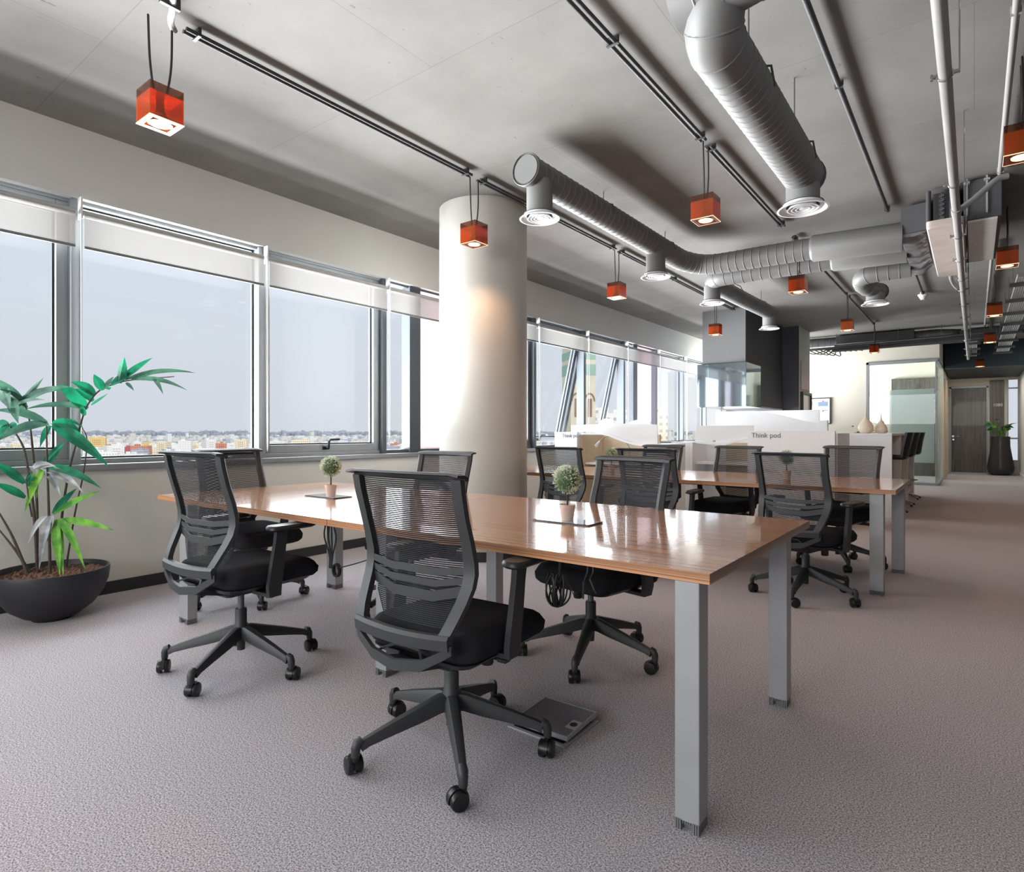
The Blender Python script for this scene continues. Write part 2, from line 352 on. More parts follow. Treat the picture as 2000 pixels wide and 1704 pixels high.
# round column
cc=(-3.66,4.34)
c=struct(MB().lathe([(.41,0),(.41,ZC)],64,(cc[0],cc[1],0)).build('column',M['column'],smooth=60),'round off-white column between the desks and the windows')
struct(MB().lathe([(.412,0),(.425,0),(.425,.085),(.412,.085)],64,(cc[0],cc[1],0)).build('baseboard_column',M['base'],smooth=40))

# ================================================================ WINDOWS AND BLINDS
MOD=1.35; Y0=1.46
def rectframe(b,x0,x1,ya,yb,za,zb,t):
    b.box(x0,x1,ya,ya+t,za,zb); b.box(x0,x1,yb-t,yb,za,zb); b.box(x0,x1,ya+t,yb-t,za,za+t); b.box(x0,x1,ya+t,yb-t,zb-t,zb); return b
ordn=['first','second','third','fourth','fifth','sixth','seventh','eighth','ninth','tenth','eleventh','twelfth','thirteenth','fourteenth']
wi=0
for k in range(-5,10):
    ya=Y0+MOD*k; yb=ya+MOD; wi+=1
    zb_,zt=SILL+.012,HEAD
    fr=MB(); fr.box(-4.98,-4.845,ya-.03,ya+.03,zb_,zt); fr.box(-4.98,-4.88,ya,yb,zt-.022,zt); fr.box(-4.98,-4.88,ya,yb,zb_,zb_+.035)
    if k in (2,6): # extra post part way along
        fr.box(-4.98,-4.85,ya+.36,ya+.52,zb_,zt)
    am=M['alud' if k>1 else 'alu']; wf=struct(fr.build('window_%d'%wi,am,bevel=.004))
    if k in (2,6):
        MB().box(-4.945,-4.938,ya+.03,ya+.36,zb_+.035,zt-.022).build('pane',M['glass'],wf)
        MB().box(-4.945,-4.938,ya+.52,yb-.03,zb_+.035,zt-.022).build('pane',M['pink'],wf)
        continue
    if k in (-1,1,3,4,5,-3,-5):
        # opening sash with handle
        A=ya+.03; B=yb-.03; hgt=zt-.022-(zb_+.035); 
        s=MB(); rectframe(s,-.05,.03,A,B,-hgt,0,.07)
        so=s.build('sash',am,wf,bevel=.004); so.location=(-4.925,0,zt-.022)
        g=MB(); rectframe(g,-.02,-.008,A+.07,B-.07,-hgt+.07,-.07,.012); go=g.build('gasket',M['gasket'],so)
        p=MB(); p.box(-.018,-.011,A+.075,B-.075,-hgt+.075,-.075); p.build('pane',M['glass'],so)
        if k in (4,5): so.rotation_euler=(0,R(13),0)
        hy=(A+B)/2
        hb=MB(); hb.box(.03,.04,hy-.035,hy+.035,-hgt+.02,-hgt+.05); hb.tube([(.04,hy,-hgt+.035),(.075,hy,-hgt+.035),(.08,hy,-hgt+.10),(.075,hy+.02,-hgt+.115),(.075,hy+.12,-hgt+.118)],.011,8); hb.build('handle',M['gasket'],so,smooth=40)
    else:
        g=MB(); rectframe(g,-4.95,-4.932,ya+.03,yb-.03,zb_+.035,zt-.022,.012); g.build('gasket',M['gasket'],wf)
        MB().box(-4.945,-4.938,ya+.04,yb-.04,zb_+.045,zt-.03).build('pane',M['glass'],wf)
where={-1:'above the potted palm, at the left edge of the photo',0:'right of the palm, first full-width one from the left',1:'between palm and column, second full-width one from the left',2:'partly hidden by the left edge of the column',
 3:'just right of the column',4:'over the first tilted-open window right of the column',5:'over the second tilted-open window right of the column',6:'before the pink-tinted window right of the column',7:'last but one before the grey kitchen block',8:'last one before the grey kitchen block'}
for k in range(-1,9):
    ya=Y0+MOD*k+.02; yb=ya+MOD-.04
    b=empty('roller_blind','pale roller blind '+where[k],'blind',(-4.80,ya,2.632),0,'roller blinds along the windows')
    MB().cyl((0,.0,-.02),(0,MOD-.04,-.02),.025,20).build('roller_tube',M['blindtube'],b,smooth=40)
    MB().box(.022,.025,.005,MOD-.045,-.245,-.02).build('fabric',M['blind'],b)
    MB().box(.016,.031,.005,MOD-.045,-.262,-.243).build('bottom_bar',M['blindbar'],b,bevel=.004)
    MB().box(-.03,.03,-.016,-.004,-.06,.087).build('bracket',M['diffuser'],b)
    ch=MB(); ch.tube([(.03,-.012,-.03),(.032,-.012,-1.0),(.03,-.01,-1.62),(.018,-.008,-1.66),(.008,-.006,-1.62),(-.005,-.004,-.8),(0,-.006,-.03)],.0035,6); ch.build('bead_chain',M['chain'],b,smooth=60)

# ================================================================ CITY OUTSIDE
ZG=-42.
def citymat(name,c,win,sx=2.6,sz=3.1):
    m,nt,N,L,b=nodes(name); b.inputs['Roughness'].default_value=.9; b.inputs['Specular IOR Level'].default_value=.1
    tc=N.new('ShaderNodeTexCoord'); sp=N.new('ShaderNodeSeparateXYZ'); L.new(tc.outputs['Object'],sp.inputs[0])
    ad=N.new('ShaderNodeMath'); ad.operation='ADD'; L.new(sp.outputs[0],ad.inputs[0]); L.new(sp.outputs[1],ad.inputs[1])
    def band(src,per,lo,hi):
        a=N.new('ShaderNodeMath'); a.operation='DIVIDE'; a.inputs[1].default_value=per; L.new(src,a.inputs[0])
        f=N.new('ShaderNodeMath'); f.operation='FRACT'; L.new(a.outputs[0],f.inputs[0])
        g=N.new('ShaderNodeMath'); g.operation='GREATER_THAN'; g.inputs[1].default_value=lo; L.new(f.outputs[0],g.inputs[0])
        l=N.new('ShaderNodeMath'); l.operation='LESS_THAN'; l.inputs[1].default_value=hi; L.new(f.outputs[0],l.inputs[0])
        mm=N.new('ShaderNodeMath'); mm.operation='MULTIPLY'; L.new(g.outputs[0],mm.inputs[0]); L.new(l.outputs[0],mm.inputs[1]); return mm
    bx=band(ad.outputs[0],sx,.28,.74); bz=band(sp.outputs[2],sz,.3,.72)
    mm=N.new('ShaderNodeMath'); mm.operation='MULTIPLY'; L.new(bx.outputs[0],mm.inputs[0]); L.new(bz.outputs[0],mm.inputs[1])
    ge=N.new('ShaderNodeNewGeometry'); sn=N.new('ShaderNodeSeparateXYZ'); L.new(ge.outputs['Normal'],sn.inputs[0])
    up=N.new('ShaderNodeMath'); up.operation='LESS_THAN'; up.inputs[1].default_value=.5; L.new(sn.outputs[2],up.inputs[0])
    m2=N.new('ShaderNodeMath'); m2.operation='MULTIPLY'; L.new(mm.outputs[0],m2.inputs[0]); L.new(up.outputs[0],m2.inputs[1])
    mx=N.new('ShaderNodeMixRGB'); mx.inputs[1].default_value=lin(c)+(1,); mx.inputs[2].default_value=lin(win)+(1,); L.new(m2.outputs[0],mx.inputs[0])
    L.new(mx.outputs[0],b.inputs['Base Color']); return m
CM=[citymat('facade_white',(250,247,242),(196,196,198)),citymat('facade_cream',(250,236,208),(186,176,162),3.0),citymat('facade_yellow',(246,214,150),(176,150,120)),  # pale palette, haze washed into the facade colours
    citymat('facade_terracotta',(222,156,132),(150,116,108)),citymat('facade_grey',(196,198,208),(140,144,158),2.2),citymat('facade_maroon',(196,118,120),(196,118,120)),citymat('facade_pale',(248,246,240),(226,226,226),3.4)]
cname=['white','cream','yellow','terracotta','grey','maroon','off-white']
def bmesh_building(wd,dp,ht,rng):
    b=MB(); b.box(-wd/2,wd/2,-dp/2,dp/2,0,ht)
    b.box(-wd/2,wd/2,-dp/2,-dp/2+.3,ht,ht+.9); b.box(wd/2-.3,wd/2,-dp/2+.3,dp/2,ht,ht+.9); b.box(-wd/2,-wd/2+.3,-dp/2+.3,dp/2,ht,ht+.9)
    u=rng.uniform(-.25,.25)*wd; b.box(u-wd*.14,u+wd*.14,-dp*.15,dp*.2,ht,ht+rng.uniform(2,3.5))
    if rng.random()<.6: v=rng.uniform(-.4,.3)*wd; b.box(v,v+wd*.1,-dp*.3,-dp*.1,ht,ht+rng.uniform(1,2.2))
    if rng.random()<.5:
        for q in range(2,int(ht/3.1)): b.box(-wd*.22,wd*.22,-dp/2-1.1,-dp/2,q*3.1,q*3.1+1.0)
    return b
protos=[]
rng=random.Random(5)
for i in range(10):
    wd,dp,ht=rng.uniform(13,26),rng.uniform(11,17),rng.choice([12.4,15.5,18.6,15.5,21.7])
    me=bmesh_building(wd,dp,ht,rng); protos.append((me,wd,ht))
def px_dir(px):
    l=(px-CX)/F; v=Vector((fx_+fy_*l, fy_-fx_*l, 0)); return v   # per metre of depth
made={}
def building(px,d,top_z,ci,pi,label=None,wscale=1.,group='low city blocks outside the windows'):
    key=(pi,ci)
    mb,wd,ht=protos[pi]
    if key not in made:
        o=mb.build('apartment_building',CM[ci]); made[key]=o.data
    else:
        o=bpy.data.objects.new('apartment_building',made[key]); col.objects.link(o)
    p=px_dir(px)*d; o.location=(p.x,p.y,top_z-ht); o.rotation_euler=(0,0,math.atan2(p.y,p.x)-R(90)+rng.uniform(-.5,.5))
    if wscale!=1: o.scale=(wscale,1,1)
    return tag(o,label or 'small %s flat-roofed block in the hazy city below the windows'%cname[ci],'building',group)
special=[(190,1010,2,1,'yellow apartment block just right of the palm stems, largest yellow one outside'),(243,830,5,3,'low block with a maroon front, below the yellow block outside the window'),
 (222,800,6,4,'blank off-white building left of the maroon-fronted block outside'),(362,900,6,6,'blank white block behind the top left corner of the left mesh chair'),
 (408,930,0,2,'white block with rows of windows beside the terracotta one, behind the left chairs'),(432,850,3,5,'short terracotta block right of the white one, behind the left chairs'),
 (472,930,1,7,'long cream block with window rows, left of the second window post'),(588,920,1,8,'long cream block seen left of the window handle'),(545,900,0,0,'white block at the left end of the second wide window'),
 (320,900,1,9,'cream block with balconies left of the blank white block'),(276,820,3,0,'brown-orange block right of the maroon-fronted block'),(700,930,1,3,'cream block right of the window handle')]
taken=[]
def free(p,r):
    for q,s_ in taken:
        if abs(p.x-q.x)<r+s_ and abs(p.y-q.y)<r+s_: return False
    return True
for (px,d,ci,pi,lb),yt in zip(special,(856,874,872,862,860,867,860,861,863,864,872,865)):
    p=px_dir(px)*d; taken.append((p,15)); building(px,d,H-(yt-845)*d/F,ci,pi,lb)
n=0; dd=640.
while n<270 and dd<1500:
    px=-120.+rng.uniform(0,40)
    while px<870:
        d=dd+rng.uniform(-9,9); p=px_dir(px)*d; pi=rng.randrange(10)
        if free(p,14) and n<270:
            taken.append((p,13)); building(px,d,ZG+protos[pi][2]+rng.uniform(-2,1.5)*(dd>700),rng.choices([0,1,2,3,4,6],[6,5,.9,.9,1.6,5])[0],pi); n+=1
        px+=rng.uniform(30,52)*F/1180.*(900./dd)
    dd+=rng.uniform(34,44)
st=MB(); dn=dd-20; nn=0
while dn<5200 and nn<2600:
    px=-180.+rng.uniform(0,20)
    while px<1400:
        d=dn+rng.uniform(-15,15); p=px_dir(px)*d; wd=rng.uniform(10,26); nn+=1
        if 880<px<1040: px+=10; continue
        st.box(p.x-wd/2,p.x+wd/2,p.y-wd/2,p.y+wd/2,ZG,ZG+rng.choice([10,13,13,16,19,24])*rng.uniform(.8,1.25)*(1.7 if rng.random()<.03 else 1),rng.choice([0,0,1,1,2]))
        px+=rng.uniform(20,44)*(1100./dn)**.7
    dn+=rng.uniform(40,60)*(dn/1100.)
tag(st.build('distant_city',[citymat('hazed_white',(240,238,236),(206,206,210),4),citymat('hazed_cream',(230,222,210),(200,194,188),5),citymat('hazed_grey',(190,194,204),(168,172,184),4)]),'pale hazy mass of far rooftops along the horizon','city','far rooftops','stuff')  # distance haze put into these paler, greyer facade colours
tr=MB()
for i in range(900):
    d=rng.uniform(5300,6400); px=rng.uniform(-250,900) if i%6 else rng.uniform(1040,1400); p=px_dir(px)*d; s_=rng.uniform(10,34); tz=H+d/F*(rng.uniform(-1,2.5) if i%5 else rng.uniform(1,5))
    tr.lathe([(0,ZG),(s_,ZG),(s_*1.1,tz-12),(s_*.6,tz-3),(0,tz)],7,(p.x,p.y,0))
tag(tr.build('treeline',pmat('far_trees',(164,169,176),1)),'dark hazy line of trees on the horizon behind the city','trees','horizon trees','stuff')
struct(MB().quad((-6500,-4000,ZG),(-8,-4000,ZG),(-8,6500,ZG),(-6500,6500,ZG)).build('ground',pmat('city_ground',(206,202,198),1,var=.1,scale=.02)))
# patterned square minaret seen through the tilted windows
mp=px_dir(1130)*235
mn=empty('minaret','square cream minaret with green tile bands, seen through the tilted-open windows','tower',(mp.x,mp.y,ZG),YAW+.25)
mc=pmat('minaret_cream',(226,216,190),.9); mg=pmat('minaret_green',(158,190,170),.9); mo=pmat('minaret_brown',(150,118,90),.9)
MB().box(-5,5,-5,5,0,76).build('shaft',mc,mn)
g=MB(); g.box(-5.1,5.1,-5.1,5.1,71,74); g.box(-5.1,5.1,-5.1,5.1,65,69.2); g.build('tile_band',mg,mn)
cr=MB()
for i in range(9):
    x=-4.8+i*1.2; cr.box(x-.35,x+.35,-5.1,-4.7,76,77.6); cr.box(4.7,5.1,x-.35,x+.35,76,77.6)
cr.build('crenellation',mc,mn)
ar=MB()
for z0 in (51,):
    for cx_ in (-2.6,2.6):
        for a in range(13):
            t0=R(a*180/13); t1=R((a+1)*180/13)
            for ro,ri in ((2.2,1.7),):
                ar.quad((cx_+ro*math.cos(t0),-5.15,z0+4+ro*1.5*math.sin(t0)),(cx_+ro*math.cos(t1),-5.15,z0+4+ro*1.5*math.sin(t1)),(cx_+ri*math.cos(t1),-5.15,z0+4+ri*1.5*math.sin(t1)),(cx_+ri*math.cos(t0),-5.15,z0+4+ri*1.5*math.sin(t0)))
        ar.box(cx_-.9,cx_+.9,-5.2,-5.1,z0-2,z0+5)
ar.build('arch_panel',mo,mn)
for px,d,tz,ci,lb in ((1190,260,7.5,6,'white house roof seen under the second tilted window'),(1255,280,9.5,1,'pale cream house seen right of the second tilted window'),(1150,250,8.0,0,'white house roof at the foot of the minaret')):
    building(px,d,tz,ci,4,lb,1.0,'roofs near the minaret')
# ================================================================ DESKS
TZ=.74
def desk(name,label,x0,x1,y0,y1,legs,xs):
    t=empty(name,label,'desk',((x0+x1)/2,y0,0))
    ox,oy=(x0+x1)/2,y0
    def L_(b,nm,m,**k): return b.build(nm,m,t,**k)
    cuts=[x0]+xs+[x1]
    for i in range(len(cuts)-1):
        a,b_=cuts[i]+(.0015 if i else 0),cuts[i+1]-(.0015 if i<len(cuts)-2 else 0)
        top=MB(); X0,X1,Y0_,Y1=a-ox,b_-ox,0,y1-oy; z0,z1=TZ-.030,TZ
        top.quad((X0,Y0_,z1),(X1,Y0_,z1),(X1,Y1,z1),(X0,Y1,z1),0); top.quad((X0,Y1,z0),(X1,Y1,z0),(X1,Y0_,z0),(X0,Y0_,z0),0)
        top.quad((X0,Y0_,z0),(X1,Y0_,z0),(X1,Y0_,z1),(X0,Y0_,z1),1); top.quad((X1,Y1,z0),(X0,Y1,z0),(X0,Y1,z1),(X1,Y1,z1),1)
        top.quad((X1,Y0_,z0),(X1,Y1,z0),(X1,Y1,z1),(X1,Y0_,z1),2); top.quad((X0,Y1,z0),(X0,Y0_,z0),(X0,Y0_,z1),(X0,Y1,z1),2)
        L_(top,'tabletop',[M['tabletop'],M['tabledge'],M['tabledge2']])
    for (cx,cy,w_,d_) in legs:  # (cx,cy) = corner of the leg nearest +x and -y
        lb=MB(); X=cx-ox; Y=cy-oy; ft=.028
        lb.box(X-w_,X,Y,Y+d_,ft,TZ-.032)
        lo=L_(lb,'leg',M['leg'],bevel=.003)
        fb=MB()
        for q in range(11):
            u=X-w_+w_*(q+.15)/11.
            if 3<=q<=7: fb.box(u,u+w_*.6/11,Y+.004,Y+.02,.018,ft+.004)
            else: fb.box(u,u+w_*.7/11,Y-.001,Y+.012,0,ft+.004)
        fb.box(X-w_+.002,X-.002,Y+.02,Y+d_-.002,0,ft+.002); fb.box(X-w_+.002,X-w_*.72,Y+.010,Y+.022,0,ft); fb.box(X-w_*.28,X-.002,Y+.010,Y+.022,0,ft)
        fb.build('foot',M['legfoot'],lo)
    bm=MB(); bm.box(x0-ox+.35,x1-ox-.12,(y1-y0)/2-.03,(y1-y0)/2+.03,TZ-.085,TZ-.032); L_(bm,'beam',M['plasticd'])
    return t
T1=desk('bench_desk','large wood-topped bench desk in front with silver legs, two boards joined by a seam',-4.05,-.578,1.65,2.92,
  [(-3.66,1.655,.105,.058),(-3.648,2.678,.105,.068),(-2.15,1.855,.072,.068),(-2.15,2.66,.072,.068),(-.609,1.655,.072,.072),(-.608,2.644,.072,.072)],[-2.31])
T2=desk('bench_desk','second wood-topped bench desk, further back beyond the round column',-4.05,-.42,4.80,6.0,
  [(-.496,4.86,.085,.085),(-.444,5.72,.085,.085),(-3.62,4.86,.085,.085),(-3.62,5.72,.085,.085)],[-2.235])

# ================================================================ TASK CHAIRS
def chair_meshes():
    D={}
    # five-star leg, pointing +x
    secs=[(.012,.205,.152,.030),(.05,.204,.148,.027),(.12,.182,.130,.024),(.22,.150,.110,.020),(.30,.122,.092,.0165),(.325,.112,.080,.0155)]
    rings=[]
    for x,zt,zb,hw in secs:
        h=zt-zb; rings.append([(x,-hw,zb),(x,hw,zb),(x,hw*.95,zb+h*.6),(x,hw*.55,zt-h*.06),(x,0,zt),(x,-hw*.55,zt-h*.06),(x,-hw*.95,zb+h*.6)])
    b=MB().loft(rings); b.tube([(.322,0,.112),(.336,0,.106),(.343,0,.09),(.344,0,.062)],[.015,.0165,.016,.014],10); D['leg']=(b,M['plastic'],40)
    # twin-wheel caster at origin, trailing -x
    c=MB()
    for s in (-1,1):
        prof=[(0,.012),(.020,.011),(.027,.0095),(.030,.005),(.030,-.007),(.027,-.009),(0,-.009)]
        n=22; rings=[[(-.018+r*math.cos(2*math.pi*k/n), s*(.016+yy), .030+r*math.sin(2*math.pi*k/n)) for k in range(n)] for r,yy in prof]
        c.loft(rings)
    n=12; rr=[]
    for yy in (-.008,.008): rr.append([(-.018+.034*math.cos(R(-10+200*k/n)),yy,.030+.034*math.sin(R(-10+200*k/n))) for k in range(n+1)]+[(-.018+.012*math.cos(R(190-200*k/n)),yy,.030+.012*math.sin(R(190-200*k/n))) for k in range(n+1)])
    c.loft(rr); c.cyl((0,0,.048),(0,0,.085),.0125,12); D['caster']=(c,M['wheel'],40)
    h=MB(); h.lathe([(0,.285),(.025,.285),(.0265,.278),(.0265,.215),(.034,.203),(.036,.175),(.034,.152),(.020,.148),(.018,.088),(0,.088)],20); D['base_hub']=(h,M['plastic'],35)
    g=MB(); g.lathe([(0,.41),(.0135,.41),(.0135,.345),(.015,.34),(.015,.22),(0,.22)],16); D['gas_cylinder']=(g,M['gas'],40)
    # seat cushion
    b=MB(); rings=[]
    for z,ins,r in ((.388,.055,.05),(.393,.02,.06),(.412,.003,.07),(.440,0,.07),(.466,.004,.07),(.482,.016,.065),(.491,.036,.055),(.493,.075,.04)):
        ring=rrect(.24-ins,.25-ins,r,z,5,0,.05); rr=[]
        for x,y,z_ in ring:
            q=max(0,(y-.12)/.18); dz=-.045*q*q*(1 if z_>.45 else .35); rr.append((x,y,z_+dz-.010*(abs(x)/.24<.6 and z_>.48)))
        rings.append(rr)
    b.loft(rings); D['seat']=(b,M['fabric'],55)
    sh=MB(); sh.loft([rrect(.20,.215,.05,.372,4,0,.04),rrect(.225,.235,.06,.392,4,0,.045)]); D['seat_pan']=(sh,M['plasticd'],40)
    m_=MB(); m_.loft([rrect(.075,.11,.02,.328,3,0,0),rrect(.085,.125,.02,.372,3,0,0)]); m_.cyl((.08,.03,.352),(.21,.03,.352),.008,8); m_.box(.19,.225,.015,.045,.346,.358); D['mechanism']=(m_,M['plasticd'],40)
    k=MB(); k.lathe([(0,.29),(.021,.29),(.0235,.296),(.0235,.334),(.027,.338),(.027,.372),(0,.372)],18,(.085,.10,0)); D['tension_knob']=(k,M['plasticd'],35)
    # back frame: side members, top bar with rearward lip, bottom bar
    prof=[(.985,-.232,.244),(.94,-.224,.243),(.86,-.203,.241),(.78,-.178,.243),(.72,-.165,.246),(.685,-.164,.247),(.645,-.174,.245),(.60,-.196,.238),(.55,-.224,.226),(.515,-.241,.214),(.488,-.249,.198)]
    b=MB()
    for s in (-1,1):
        rings=[]
        for i,(z,y,x) in enumerate(prof):
            wd=.045 if i>3 else .040
            rings.append([(s*x,y+.004,z),(s*(x-.004),y-.012,z),(s*(x-wd),y-.016,z),(s*(x-wd-.003),y+.006,z),(s*(x-wd*.5),y+.018,z)])
        b.loft(rings if s>0 else [list(reversed(r)) for r in rings])
    N_=14
    rings=[]
    for i in range(N_+1):   # top bar
        x=-.249+.498*i/N_; bow=-.012*(1-(x/.25)**2); e=.006*(abs(x)>.24)
        rings.append([(x,-.268+bow,1.000-e),(x,-.266+bow,1.007-e),(x,-.235+bow,1.006-e),(x,-.214+bow,.997-e),(x,-.212+bow,.982),(x,-.226+bow,.980),(x,-.232+bow,.994-e)])
    b.loft(rings)
    rings=[]
    for i in range(N_+1):   # bottom bar
        x=-.205+.41*i/N_; q=1-(x/.205)**2; bow=-.016*q; zz=.486-.008*q
        rings.append([(x,-.262+bow,zz-.022),(x,-.266+bow,zz+.012),(x,-.258+bow,zz+.024),(x,-.240+bow,zz+.024),(x,-.236+bow,zz-.022)])
    b.loft(rings); D['back_frame']=(b,M['plastic'],40)
    # lower bracket
    b=MB(); 
    b.ribbon([(-.208,-.246,.466),(-.19,-.256,.452),(-.105,-.272,.405),(.0,-.285,.392),(.105,-.272,.405),(.19,-.256,.452),(.208,-.246,.466)],[.03,.03,.034,.036,.034,.03,.03],.014)
    b.loft([[(-.10,-.278,.386),(.10,-.278,.386),(.10,-.278,.398),(-.10,-.278,.398)],[(-.07,-.11,.340),(.07,-.11,.340),(.07,-.11,.362),(-.07,-.11,.362)]])
    for s in (-1,1): b.ribbon([(s*.10,-.262,.410),(s*.055,-.225,.430),(0,-.222,.432)],.008,.006)
    D['back_bracket']=(b,M['plastic'],40)
    # mesh strips
    def yat(z):
        P=[(1.0,-.232)]+[(p[0],p[1]) for p in prof]
        pts=[(.985,-.226),(.94,-.219),(.86,-.199),(.78,-.174),(.72,-.161),(.66,-.156),(.60,-.157),(.55,-.160),(.50,-.164)]
        for (za,ya),(zb,yb) in zip(pts,pts[1:]):
            if zb<=z<=za: t=(za-z)/(za-zb); return ya+(yb-ya)*t
        return pts[-1][1]
    b=MB(); pitch=.0066; z=.981; NS=10
    while z>.498:
        hw=.206 if z>.58 else .206-(.58-z)/.08*.052
        def P(i,zz):
            x=-hw+2*hw*i/NS; return (x, yat(zz)-.030*(1-(x/.21)**2), zz)
        for i in range(NS):
            b.quad(P(i,z),P(i+1,z),P(i+1,z+.0048),P(i,z+.0048))
        z-=pitch
    for s in (-1,1):   # border tape
        for i in range(8):
            za=.58-.08*i/8; zb=.58-.08*(i+1)/8
            def Q(zz,o): 
                hw=.206-(.58-zz)/.08*.052+o; return (s*hw,yat(zz)-.030*(1-(hw/.21)**2)+.001,zz)
            b.quad(Q(za,-.004),Q(za,.004),Q(zb,.004),Q(zb,-.004))
    D['back_mesh']=(b,M['mesh'],None)
    # lumbar support
    b=MB()
    def band(ze,zc,h,kx):
        pts=[]
        for x,z in ((-.222,ze),(-.21,ze),(-kx,zc),(kx,zc),(.21,ze),(.222,ze)):
            pts.append((x,-.172-.030*(1-(x/.222)**2),z))
        b.ribbon(pts,h,.006)
    band(.694,.682,.024,.10); band(.664,.645,.022,.10); band(.632,.602,.034,.085)
    D['lumbar_support']=(b,M['plastic'],40)
    for s,nm in ((1,'R'),(-1,'L')):
        b=MB(); rings=[]
        for z,y,x,w_ in ((.352,.0,.262,.030),(.40,-.005,.268,.034),(.50,.010,.270,.032),(.60,.024,.271,.028),(.652,.032,.271,.030)):
            t=.011; rings.append([(s*(x-t),y-w_,z),(s*(x+t),y-w_,z),(s*(x+t),y+w_,z),(s*(x-t),y+w_,z)])
        b.loft(rings); b.loft([[(s*.14,-.03,.352),(s*.14,.03,.352),(s*.14,.03,.368),(s*.14,-.03,.368)],[(s*.273,-.03,.352),(s*.273,.03,.352),(s*.273,.03,.368),(s*.273,-.03,.368)]])
        D['armrest'+nm]=(b,M['plastic'],40)
        p=MB(); p.loft([rrect(.032,.11,.028,.650,4,s*.271,.085),rrect(.042,.122,.034,.657,4,s*.271,.085),rrect(.042,.122,.034,.667,4,s*.271,.085),rrect(.036,.116,.03,.675,4,s*.271,.085)]); D['arm_pad'+nm]=(p,M['plasticd'],45)
    return D
CHM=chair_meshes()
for k_,(b,m,sm) in CHM.items():
    o=b.build(k_,m,None,smooth=sm); CHM[k_]=o.data; bpy.data.objects.remove(o)
def mk(name,key,parent,loc=(0,0,0),rz=0):
    o=bpy.data.objects.new(name,CHM[key]); col.objects.link(o); o.parent=parent; o.location=loc; o.rotation_euler=(0,0,rz); return o
def chair(label,x,y,heading,base,lift=0,slide=0,armlift=None,group='mesh-backed task chairs'):
    rz=R(heading-90)
    t=empty('task_chair',label,'office chair',(x,y,0),rz,group)
    b0=R(base)-rz; rr=random.Random(int((x+9)*1000))
    mk('base_hub','base_hub',t); mk('gas_cylinder','gas_cylinder',t,(0,0,min(lift,.04)))
    for k in range(5):
        l=mk('leg','leg',t,rz=b0+R(72*k))
        mk('caster','caster',l,(.344,0,0),rr.uniform(-2.2,2.2))
    up=(0,-slide,lift)
    for nm in ('seat','seat_pan','mechanism','tension_knob','back_frame','back_bracket','back_mesh','lumbar_support'): mk(nm,nm,t,up)
    al=lift if armlift is None else armlift
    for s in 'RL':
        a=mk('armrest','armrest'+s,t,(0,-slide,al)); mk('arm_pad','arm_pad'+s,a)
    return t
chair('black mesh task chair nearest the camera, back turned, tall lumbar-barred backrest before the front desk',-1.484,1.583,93,31,0,0,.03)
chair('black mesh task chair at the left half of the front desk, nearest the palm',-2.80,1.515,93.3,9,.039,0,.03)
chair('black mesh task chair at the short left end of the front desk, by the windows',-3.905,2.17,4,55,.01)
chair('black mesh task chair across the front desk, directly before the round column',-2.86,2.68,-89,52,-.005,.08)
chair('black mesh task chair across the front desk, right behind the nearest topiary',-1.527,2.645,-101,0,-.006,.10)
chair('black mesh task chair at the near side of the second desk, beside the round column',-2.83,4.60,86,20,0)
chair('black mesh task chair at the near side of the second desk, middle one of three',-2.03,4.60,89.4,40,0)
chair('black mesh task chair at the near side of the second desk, rightmost there',-.925,4.545,77,52,-.01)
chair('black mesh task chair across the second desk at its right end, before the bar',-.93,5.80,-105,4,.005,.05)
chair('black mesh task chair across the second desk, middle one, before the lettered booth opening',-1.93,5.93,-102,25,-.01,.02)
chair('black mesh task chair across the second desk, mostly hidden behind a nearer chair back',-2.72,5.95,-98,60,-.01,.02)

# ================================================================ THINGS ON THE DESKS
def topiary_proto():
    rng=random.Random(3)
    D={}
    D['pot']=MB().lathe([(0,0),(.025,0),(.026,.002),(.0325,.053),(.034,.054),(.036,.071),(.033,.071),(.031,.060),(0,.058)],28)
    D['soil']=MB().lathe([(0,.064),(.031,.062)],16)
    D['stem']=MB().tube([(0,0,.06),(.0008,0,.10),(-.0006,.0005,.14),(0,0,.17)],.0042,8)
    D['core']=MB(); n=10
    D['core'].lathe([(.046*math.sin(math.pi*i/n),.181-.046*math.cos(math.pi*i/n)) for i in range(n+1)],14)
    f=MB()
    for i in range(900):
        z=rng.uniform(-1,1); a=rng.uniform(0,6.283); q=math.sqrt(1-z*z); nrm=Vector((q*math.cos(a),q*math.sin(a),z))
        p=Vector((0,0,.181))+nrm*rng.uniform(.044,.060)
        t=nrm.cross(Vector((rng.uniform(-1,1),rng.uniform(-1,1),rng.uniform(-1,1)))).normalized(); u=(nrm+t*rng.uniform(-.9,.9)+Vector((0,0,.2))).normalized(); w_=u.cross(t).normalized()
        if w_.length<.1: continue
        l=rng.uniform(.008,.013); s_=l*.33
        f.add([p,p+u*l*.55+w_*s_,p+u*l,p+u*l*.55-w_*s_],[(0,1,2,3)])
    D['foliage']=f
    return D
TPM={}
for k_,b in topiary_proto().items():
    m={'pot':M['topot'],'soil':M['soil'],'stem':M['stem'],'core':M['boxd'],'foliage':M['box']}[k_]
    o=b.build(k_,m,None,smooth=None if k_=='foliage' else 45); TPM[k_]=o.data; bpy.data.objects.remove(o)
def topiary(label,x,y,z,rz=0):
    t=empty('topiary_plant',label,'potted plant',(x,y,z),rz,'ball topiaries on the desks')
    for nm,key in (('pot','pot'),('soil','soil'),('stem','stem'),('foliage','foliage')):
        o=bpy.data.objects.new(nm,TPM[key]); col.objects.link(o); o.parent=t
        if nm=='foliage':
            c=bpy.data.objects.new('inner_twigs',TPM['core']); col.objects.link(c); c.parent=o
